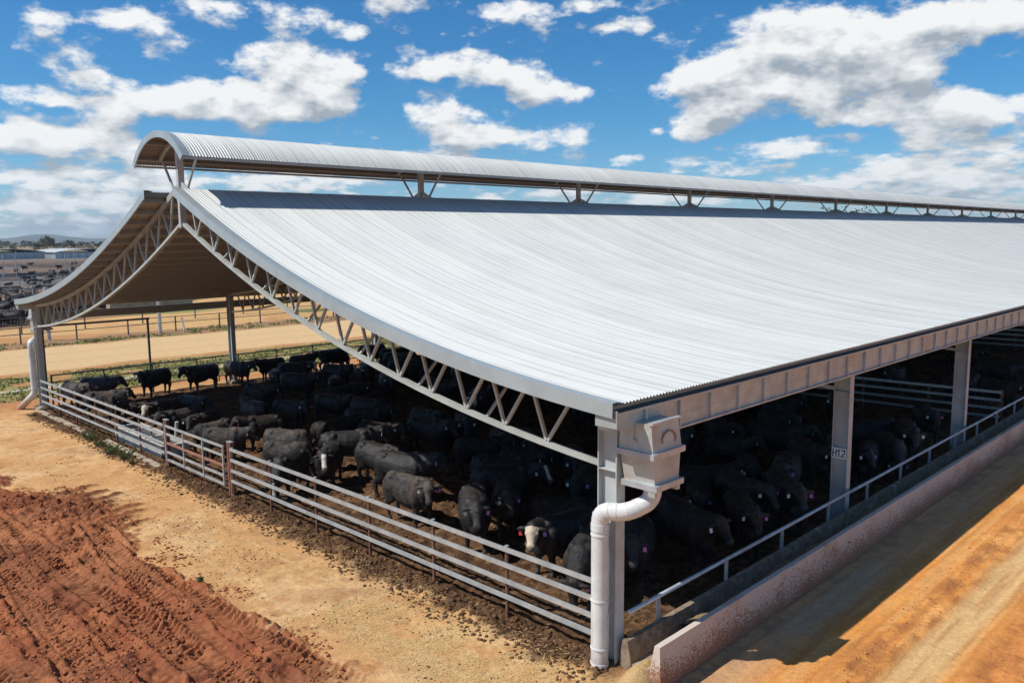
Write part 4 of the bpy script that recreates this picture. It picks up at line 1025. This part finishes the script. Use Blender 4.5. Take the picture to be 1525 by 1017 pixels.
# more of the mob, deep in the shade of this pen and of the pens behind
def free(x, y): return all((x-a)**2+(y-b)**2 > 1.85**2 for a, b in occ)
cnt = 0; tries = 0
while cnt < 62 and tries < 6000:
    tries += 1
    if cnt < 24: x = random.uniform(-31, -3); y = random.uniform(12.5, 23.4); lb = 'black steer far back in the shaded front pen'; gp = 'steers far back in the front pen'
    else: x = random.uniform(-33.5, -2.0); y = random.choice([random.uniform(27, 37), random.uniform(27, 48)]); lb = 'black steer in the second pen behind the divider fence'; gp = 'steers in the second pen'
    if not free(x, y): continue
    where = 'on its left side' if x < -22 else ('in its middle' if x < -11 else 'on the feed bunk side')
    lb = lb+', '+where; gp = gp+', '+where
    hd_ = random.choice([random.uniform(-math.pi, math.pi), random.gauss(-.7, .5)])
    steer(x, y, hd_, random.choice(['s', 's', 'sl', 'sr', 'd']), random.choice('bbbbn'), lb, gp, random.choice([('purple', 'white'), (None, 'white')]), random.uniform(.94, 1.04)); occ.append((x, y)); cnt += 1
# ------------------------------------------------------------------ weeds and grass
def blades(name, label, pts, hgt, m, per=9, wid=.02, spread_=.10):
    n = len(pts); V = []; 
    P = np.repeat(np.c_[pts, gheight(pts[:, 0], pts[:, 1])], per, 0); k = len(P)
    P = P+np.c_[rng.normal(0, spread_, (k, 2)), np.full(k, -.01)]
    a = rng.uniform(0, 2*np.pi, k); h = rng.uniform(hgt[0], hgt[1], k); ln = rng.normal(0, .45, (k, 2))*h[:, None]
    s = np.c_[np.cos(a), np.sin(a), np.zeros(k)]*(wid*rng.uniform(.6, 1.4, k))[:, None]
    tip = P+np.c_[ln, h]; midp = P+np.c_[ln*.35, h*.6]
    V = np.stack([P-s, P+s, midp+s*.8, tip, midp-s*.8], 1).reshape(-1, 3)
    i0 = np.arange(k)[:, None]*5; F = i0+np.array([[0, 1, 2, 4]]); F2 = i0+np.array([[4, 2, 3]])
    me = bpy.data.meshes.new(name); me.from_pydata(V.tolist(), [], F.tolist()+F2.tolist()); me.materials.append(m)
    o = link(name, me); tag(o, label, 'grass', kind='stuff'); return o
def leaf_fn(c1, c2, c3):
    def fn(t, b):
        v = gpos(t); n = t.noise(v, 1.3, 4, .6); c = t.mix(t.ramp(n, .38, .62), rgb(*c1), rgb(*c2)); c = t.mix(t.ramp(t.noise(v, 9, 3, .6), .55, .7), c, rgb(*c3)); t.put(b.inputs['Base Color'], c)
    return fn
M_GRASS = mat('verge_grass', (.12, .15, .05), .8, 0, leaf_fn((.17, .20, .06), (.25, .26, .09), (.36, .31, .14)), .2)
M_LEAF = mat('weed_leaf', (.06, .11, .03), .7, 0, leaf_fn((.045, .085, .025), (.085, .125, .04), (.14, .15, .055)), .3)
M_TREE = mat('gum_leaf', (.06, .075, .035), .8, 0, leaf_fn((.045, .058, .028), (.075, .085, .04), (.10, .095, .05)), .2)
M_TRUNK = mat('bark', (.16, .12, .09), .9)
gx = rng.uniform(-46.6, -38.2, 5200); gy = rng.uniform(-4, 46, 5200); kk = fbm(gx, gy, .8, 5, 71)+.12 > .56
blades('verge_grass', 'green weedy grass on the verge between shed and tan road', np.c_[gx, gy][kk], (.03, .10), M_GRASS, 7, .045, .22)
gx = rng.uniform(-65, -61, 2000); gy = rng.uniform(0, 60, 2000); kk = fbm(gx, gy, .8, 5, 171) > .55
blades('roadside_grass', 'thin green grass along the fence beyond the tan road', np.c_[gx, gy][kk], (.05, .20), M_GRASS, 6, .05, .3)
def weed(x, y, r, h, n, label):
    zb = float(gheight([x], [y])[0]); o = empty('weed', (x, y, zb)); tag(o, label, 'weed', 'weeds along the gable fence')
    st = MB(); lv = []; lf = []
    for i in range(max(5, n//22)):
        a = random.uniform(0, 6.28); rr = r*random.random()**.5; tp = (x+rr*math.cos(a), y+rr*math.sin(a)*.7, zb+h*random.uniform(.5, 1))
        st.tube([(x+.2*rr*math.cos(a), y+.2*rr*math.sin(a), zb-.03), tp], [.006, .003], 4, False)
        for j in range(22):
            t = random.uniform(.15, 1.05); p = Vector((x+.2*rr*math.cos(a), y+.2*rr*math.sin(a), zb))*(1-t)+Vector(tp)*t
            d1 = Vector((random.gauss(0, 1), random.gauss(0, 1), random.gauss(.3, .6))).normalized(); d2 = d1.cross(Vector((random.gauss(0, 1), random.gauss(0, 1), random.gauss(0, 1)))).normalized()
            L = random.uniform(.04, .085); k = len(lv)
            lv += [p, p+d1*L*.5+d2*L*.28, p+d1*L, p+d1*L*.5-d2*L*.28]; lf.append((k, k+1, k+2, k+3))
    st.build('stem', M_LEAF, o); MB().add(lv, lf).build('foliage', M_LEAF, o)
weed(-26.1, -.55, .50, .48, 420, 'leafy green weed left of the plinth by the water trough')
weed(-24.7, -.62, .42, .36, 300, 'green weed at the left end of the pale plinth')
weed(-23.2, -.70, .55, .42, 420, 'green weed sprawling before the middle of the pale plinth')
weed(-21.9, -.66, .48, .44, 380, 'green weed at the right end of the pale plinth')
weed(-20.9, -.72, .28, .25, 160, 'small green weed near the left gate post')
weed(-33.6, -.75, .35, .16, 150, 'low weed at the foot of the left end column')
weed(-8.9, -3.6, .16, .14, 66, 'dry tuft lying on the churned red clay')
# ------------------------------------------------------------------ beyond the west road
def line_fence(name, label, x, y0, y1, step, hgt, rails, m, zb=-.5, r=.05, posts=True, grp='fences of the lots beyond the road'):
    f = empty(name, (x, (y0+y1)/2, zb)); tag(f, label, 'fence', grp)
    y = y0; pm = MB().box(-r, r, -r, r, -.3, hgt).mesh('post', m); prev = None
    rm = {h: MB().box(-.028, .028, 0, step, h-.028, h+.028).mesh('rail', m) for h in rails}
    while y <= y1:
        z = float(gheight([x], [y])[0]); o = link('post', pm, f); o.location = (x, y, z)
        if y+step <= y1:
            z2 = float(gheight([x], [y+step])[0])
            for h in rails:
                o = link('rail', rm[h], f); o.location = (x, y, z); o.rotation_euler.x = math.atan2(z2-z, step)
        y += step
    return f
line_fence('lot_fence', 'dark post and rail fence just beyond the tan road', -64.2, -6, 76, 4.1, 1.35, (1.3, .8), M_DARKRAIL)
line_fence('lot_fence', 'second dark fence across the tan lot behind the road', -72.5, -2, 110, 5.2, 1.5, (1.45, .9), M_DARKRAIL)
line_fence('lot_fence', 'pen fence in front of the nearest dark cattle pens', -106, -30, 50, 5, 1.5, (1.4, .8), M_DARKRAIL)
for i, (x, y, h, lb) in enumerate(((-63.4, 16.9, 4.3, 'tall pale pole beyond the road, framed by the shed opening'), (-65.6, 8.7, 4.4, 'tall pale pole behind the left end column'), (-62.0, 25.5+6, 5.2, 'tall pale pole right of the far grey column'))):
    z = float(gheight([x], [y])[0]); p = MB().tube([(x, y, z-.3), (x, y, z+h)], .16, 10).build('pole', M_GALV); tag(p, lb, 'pole', 'pale poles beyond the road')
for (x, y, lb) in ((-62.5, 40.0, 'short leaning white marker post in the roadside grass'), (-62.8, 18.8, 'tiny white marker post by the tall pole')):
    z = float(gheight([x], [y])[0]); p = MB().bar((x, y, z-.1), (x+.15, y-.25, z+1.3), .12, .12).build('marker_post', M_SIGN); tag(p, lb, 'marker post')
# low concrete bunks / tanks in the lot
for (x, y, lx, ly, h, lb) in ((-84, 24, 1.2, 9, .9, 'low pale concrete trough in the lot, seen under the left truss'), (-112, 22, 1.0, 60, .6, 'long pale feed bunk at the edge of the dark pens'), (-150, 30, 1.2, 150, .7, 'long grey feed bunk across the far pens'), (-210, 60, 1.5, 240, .8, 'long grey feed bunk beside the farthest pens')):
    z = float(gheight([x], [y])[0]); m = MB().box(x-lx/2, x+lx/2, y-ly/2, y+ly/2, z-.4, z+h).box(x-lx/2+.15, x+lx/2-.15, y-ly/2+.15, y+ly/2-.15, z+h-.1, z+h+.02)
    o = m.build('concrete_bunk', M_CONC); tag(o, lb, 'bunk')
for i, x in enumerate((-122, -134, -158, -176, -196, -228, -265, -310)):
    line_fence('pen_fence', ['pen fence, first row inside the far cattle pens', 'pen fence, second row of the far pens', 'pen fence behind the long grey bunk', 'pen fence, fourth row of the far pens', 'pen fence, fifth row of the far pens', 'pen fence, sixth row of the far pens', 'pen fence, second to last row of the far pens', 'pen fence, last row before the white sheds'][i], x, -20, 160+(-x)*.3, 7 if x > -180 else 11, 1.5, (1.4, .75) if x > -200 else (1.3,), M_DULL, r=.07, grp='fences of the far pens')
for i in range(9):
    x = random.uniform(-240, -125); y = -x*random.uniform(.16, .42)
    p = MB().tube([(x, y, -.8), (x, y, 5.0)], .10, 8).build('light_pole', M_DULL); tag(p, 'thin grey pole standing among the far cattle pens', 'pole', 'poles among the far pens')
# the far mob: a crowd that reads as one mass
def far_mob():
    src = bpy.data.objects.new('tmp', POSE['s'][0]); COL.objects.link(src); dm = src.modifiers.new('d', 'DECIMATE'); dm.ratio = .018
    me = bpy.data.meshes.new_from_object(src.evaluated_get(bpy.context.evaluated_depsgraph_get())); bpy.data.objects.remove(src)
    me.calc_loop_triangles(); V0 = np.array([v.co[:] for v in me.vertices]); T0 = np.array([t.vertices[:] for t in me.loop_triangles])
    rnd = np.random.default_rng(3)
    n = 520; y = rnd.uniform(-4, 150, n)*rnd.uniform(.15, 1, n); x = -75-.62*y-np.concatenate([np.abs(rnd.normal(0, 14, 150)), np.abs(rnd.normal(0, 90, n-150))]); z = gheight(x, y); a = rnd.uniform(0, 6.28, n); sc = rnd.uniform(.85, 1.05, n)
    c, s_ = np.cos(a), np.sin(a); V = V0[None]*sc[:, None, None]
    W_ = np.stack([V[..., 0]*c[:, None]-V[..., 1]*s_[:, None]+x[:, None], V[..., 0]*s_[:, None]+V[..., 1]*c[:, None]+y[:, None], V[..., 2]+z[:, None]], -1).reshape(-1, 3)
    F = (T0[None]+np.arange(n)[:, None, None]*len(V0)).reshape(-1, 3)
    m = mat('far_hides', (.03, .026, .024), .7, 0, mottled((.010, .010, .011), (.04, .032, .027), .35, .4, .6, c3=(.20, .165, .14)))
    o = link('far_cattle', np_mesh('far_cattle', W_, F, [m])); tag(o, 'mob of cattle crowded in the far open pens', 'cattle', kind='stuff')
far_mob()
# far white sheds
for i, (x, y, wd, ln, h, lb) in enumerate(((-470, 92, 34, 60, 5.0, 'long low white-roofed shed in the distance, leftmost'), (-456, 126, 30, 46, 4.6, 'second white-roofed shed in the distance, right of the first'), (-640, 70, 60, 60, 6.0, 'pale distant shed roof behind the other two'))):
    o = empty('far_shed', (x, y, -.6)); tag(o, lb, 'shed', 'white-roofed sheds on the skyline')
    m = MB(); n = 12; vs = []; fs = []
    for k in range(n+1):
        t = k/n; yy = y-wd/2+wd*t; zz = h-1.6*(2*t-1)**2-.6
        vs += [(x+ln/2, yy, zz), (x-ln/2, yy, zz), (x+ln/2, yy, zz-.25), (x-ln/2, yy, zz-.25)]
    for k in range(n): fs += [(k*4, k*4+4, k*4+5, k*4+1), (k*4+2, k*4+3, k*4+7, k*4+6), (k*4, k*4+2, k*4+6, k*4+4)]
    m.add(vs, fs).build('roof', M_SHEET, o)
    MB().box(x-ln/2+.5, x+ln/2-.6, y-wd/2+.5, y+wd/2-.5, -1.2, h-2.4).build('wall', M_GALV if i == 1 else M_DULL, o)
    for k in range(9):
        yy = y-wd/2+.6+(wd-1.2)*k/8; MB().box(x+ln/2-.5, x+ln/2-.1, yy-.2, yy+.2, -1.2, h-1.5-1.2*(2*k/8-1)**2).build('column', M_DULL, o)
# ------------------------------------------------------------------ trees and hills on the skyline
def tree_mesh(seed, h, w_, trunk):
    r = random.Random(seed); tm = MB(); tips = []
    tm.tube([(0,0,-.4), (r.uniform(-.2,.2), r.uniform(-.2,.2), h*trunk), (r.uniform(-.5,.5), r.uniform(-.5,.5), h*.75)], [h*.028, h*.02, h*.008], 7, False)
    for k in range(9):
        a = 6.28*k/9+r.uniform(-.4,.4); z0_ = h*r.uniform(trunk*.7, .6); L = w_*r.uniform(.5, 1); tp = (L*math.cos(a), L*math.sin(a), z0_+h*r.uniform(.1, .36))
        tm.tube([(0,0,z0_), (tp[0]*.5, tp[1]*.5, z0_+(tp[2]-z0_)*.65), tp], [h*.012, h*.008, h*.003], 5, False); tips.append(Vector(tp))
    tips += [Vector((r.uniform(-.4,.4)*w_, r.uniform(-.4,.4)*w_, h*r.uniform(.7,.97))) for _ in range(6)]
    lv = []; lf = []
    for tp in tips:
        R0 = w_*r.uniform(.28, .5)
        for _ in range(110):
            dv = Vector((r.gauss(0,1), r.gauss(0,1), r.gauss(0,.7))).normalized()*R0*r.random()**.45; p = tp+dv
            if p.z < h*trunk*.8: continue
            d1 = Vector((r.gauss(0,1), r.gauss(0,1), r.gauss(0,1))).normalized(); d2 = d1.orthogonal().normalized(); L = h*r.uniform(.018, .04); k = len(lv)
            lv += [p-d1*L, p+d2*L*.6, p+d1*L, p-d2*L*.6]; lf.append((k, k+1, k+2, k+3))
    return tm.mesh('trunk', M_TRUNK), MB().add(lv, lf).mesh('crown', M_TREE)
TREES = [tree_mesh(i, *a) for i, a in enumerate(((11, 5.0, .28), (9, 5.5, .2), (13, 5.0, .4), (7, 4.2, .15)))]
def tree(x, y, k, s, label, grp, z=None):
    o = empty('gum_tree', (x, y, gz(x) if z is None else z)); o.scale = (s, s, s); o.rotation_euler.z = random.uniform(0, 6); tag(o, label, 'tree', grp)
    for nm, me in zip(('trunk', 'crown'), TREES[k]):
        c = bpy.data.objects.new(nm, me); COL.objects.link(c); c.parent = o
def dirpos(px_, dist):
    v = _f*1202.53+_r2*(px_-762.5)-_u2*(360-508.5); v = v/np.hypot(v[0], v[1]); return CAM[0]+v[0]*dist, CAM[1]+v[1]*dist
x, y = dirpos(70, 720); tree(x, y, 2, .95, 'tallest round-headed gum tree on the skyline, below the hill', 'skyline trees', -.6)
x, y = dirpos(58, 640); tree(x, y, 1, .75, 'dark bushy tree just left of the tallest skyline gum', 'skyline trees', -.6)
for i in range(64):
    px_ = -20+200*(i/63)+random.uniform(-2, 2); D_ = random.uniform(720, 1500); x, y = dirpos(px_, D_); tree(x, y, i % 4, random.uniform(.45, .85), 'small dark gum tree in the tree line on the far horizon', 'horizon tree line', -.6)
x, y = dirpos(1246, 330); tree(x, y, 1, 1.80, 'bushy tree top showing under the ridge vent roof', 'trees behind the roof', -.6)
x, y = dirpos(1286, 330); tree(x, y, 3, 2.15, 'rounded tree top seen just right of another under the ridge vent', 'trees behind the roof', -.6)
def hills():
    a0, a1 = -1.75, -.6; n = 160; vs = []; fs = []; aa = np.linspace(a0, a1, n)
    prof = 16+16*(fbm(aa*9, aa*0, 1.0, 4, 3)-.5)+24*np.exp(-((aa+1.318)/.022)**2)+16*np.exp(-((aa+1.285)/.05)**2)+12*fbm(aa*60, aa*0, 1.0, 4, 8)
    for k, (R0, f) in enumerate(((4600, 0.0), (5200, .45), (5800, .85), (6300, 1.0), (7600, .2))):
        for a, p in zip(aa, prof): vs.append((CAM[0]+R0*math.sin(a), CAM[1]+R0*math.cos(a), -2+p*f+(3*math.sin(a*90+k*2) if 0 < k < 4 else 0)))
    for k in range(4):
        for i in range(n-1): fs.append((k*n+i, k*n+i+1, (k+1)*n+i+1, (k+1)*n+i))
    m = MB().add(vs, fs).build('hills', mat('wooded_hill', (.06, .075, .05), .9, 0, mottled((.05, .065, .04), (.10, .11, .06), .004)), None, True); tag(m, 'low wooded blue hills on the horizon', kind='structure')
hills()
# ------------------------------------------------------------------ the air
hz = MB().box(-9000, 7000, -5000, 9000, -12, 130).build('haze', bpy.data.materials.new('haze_air')); tag(hz, 'thin summer haze in the air', kind='stuff')
hm = hz.data.materials[0]; hm.use_nodes = True; ht = NT(hm.node_tree); ht.n.clear()
pv = ht.new('ShaderNodeVolumePrincipled'); pv.inputs['Color'].default_value = rgb(.70, .82, 1.0); pv.inputs['Density'].default_value = 1.1e-4; pv.inputs['Anisotropy'].default_value = .3
oo = ht.new('ShaderNodeOutputMaterial'); ht.l.new(pv.outputs[0], oo.inputs['Volume'])
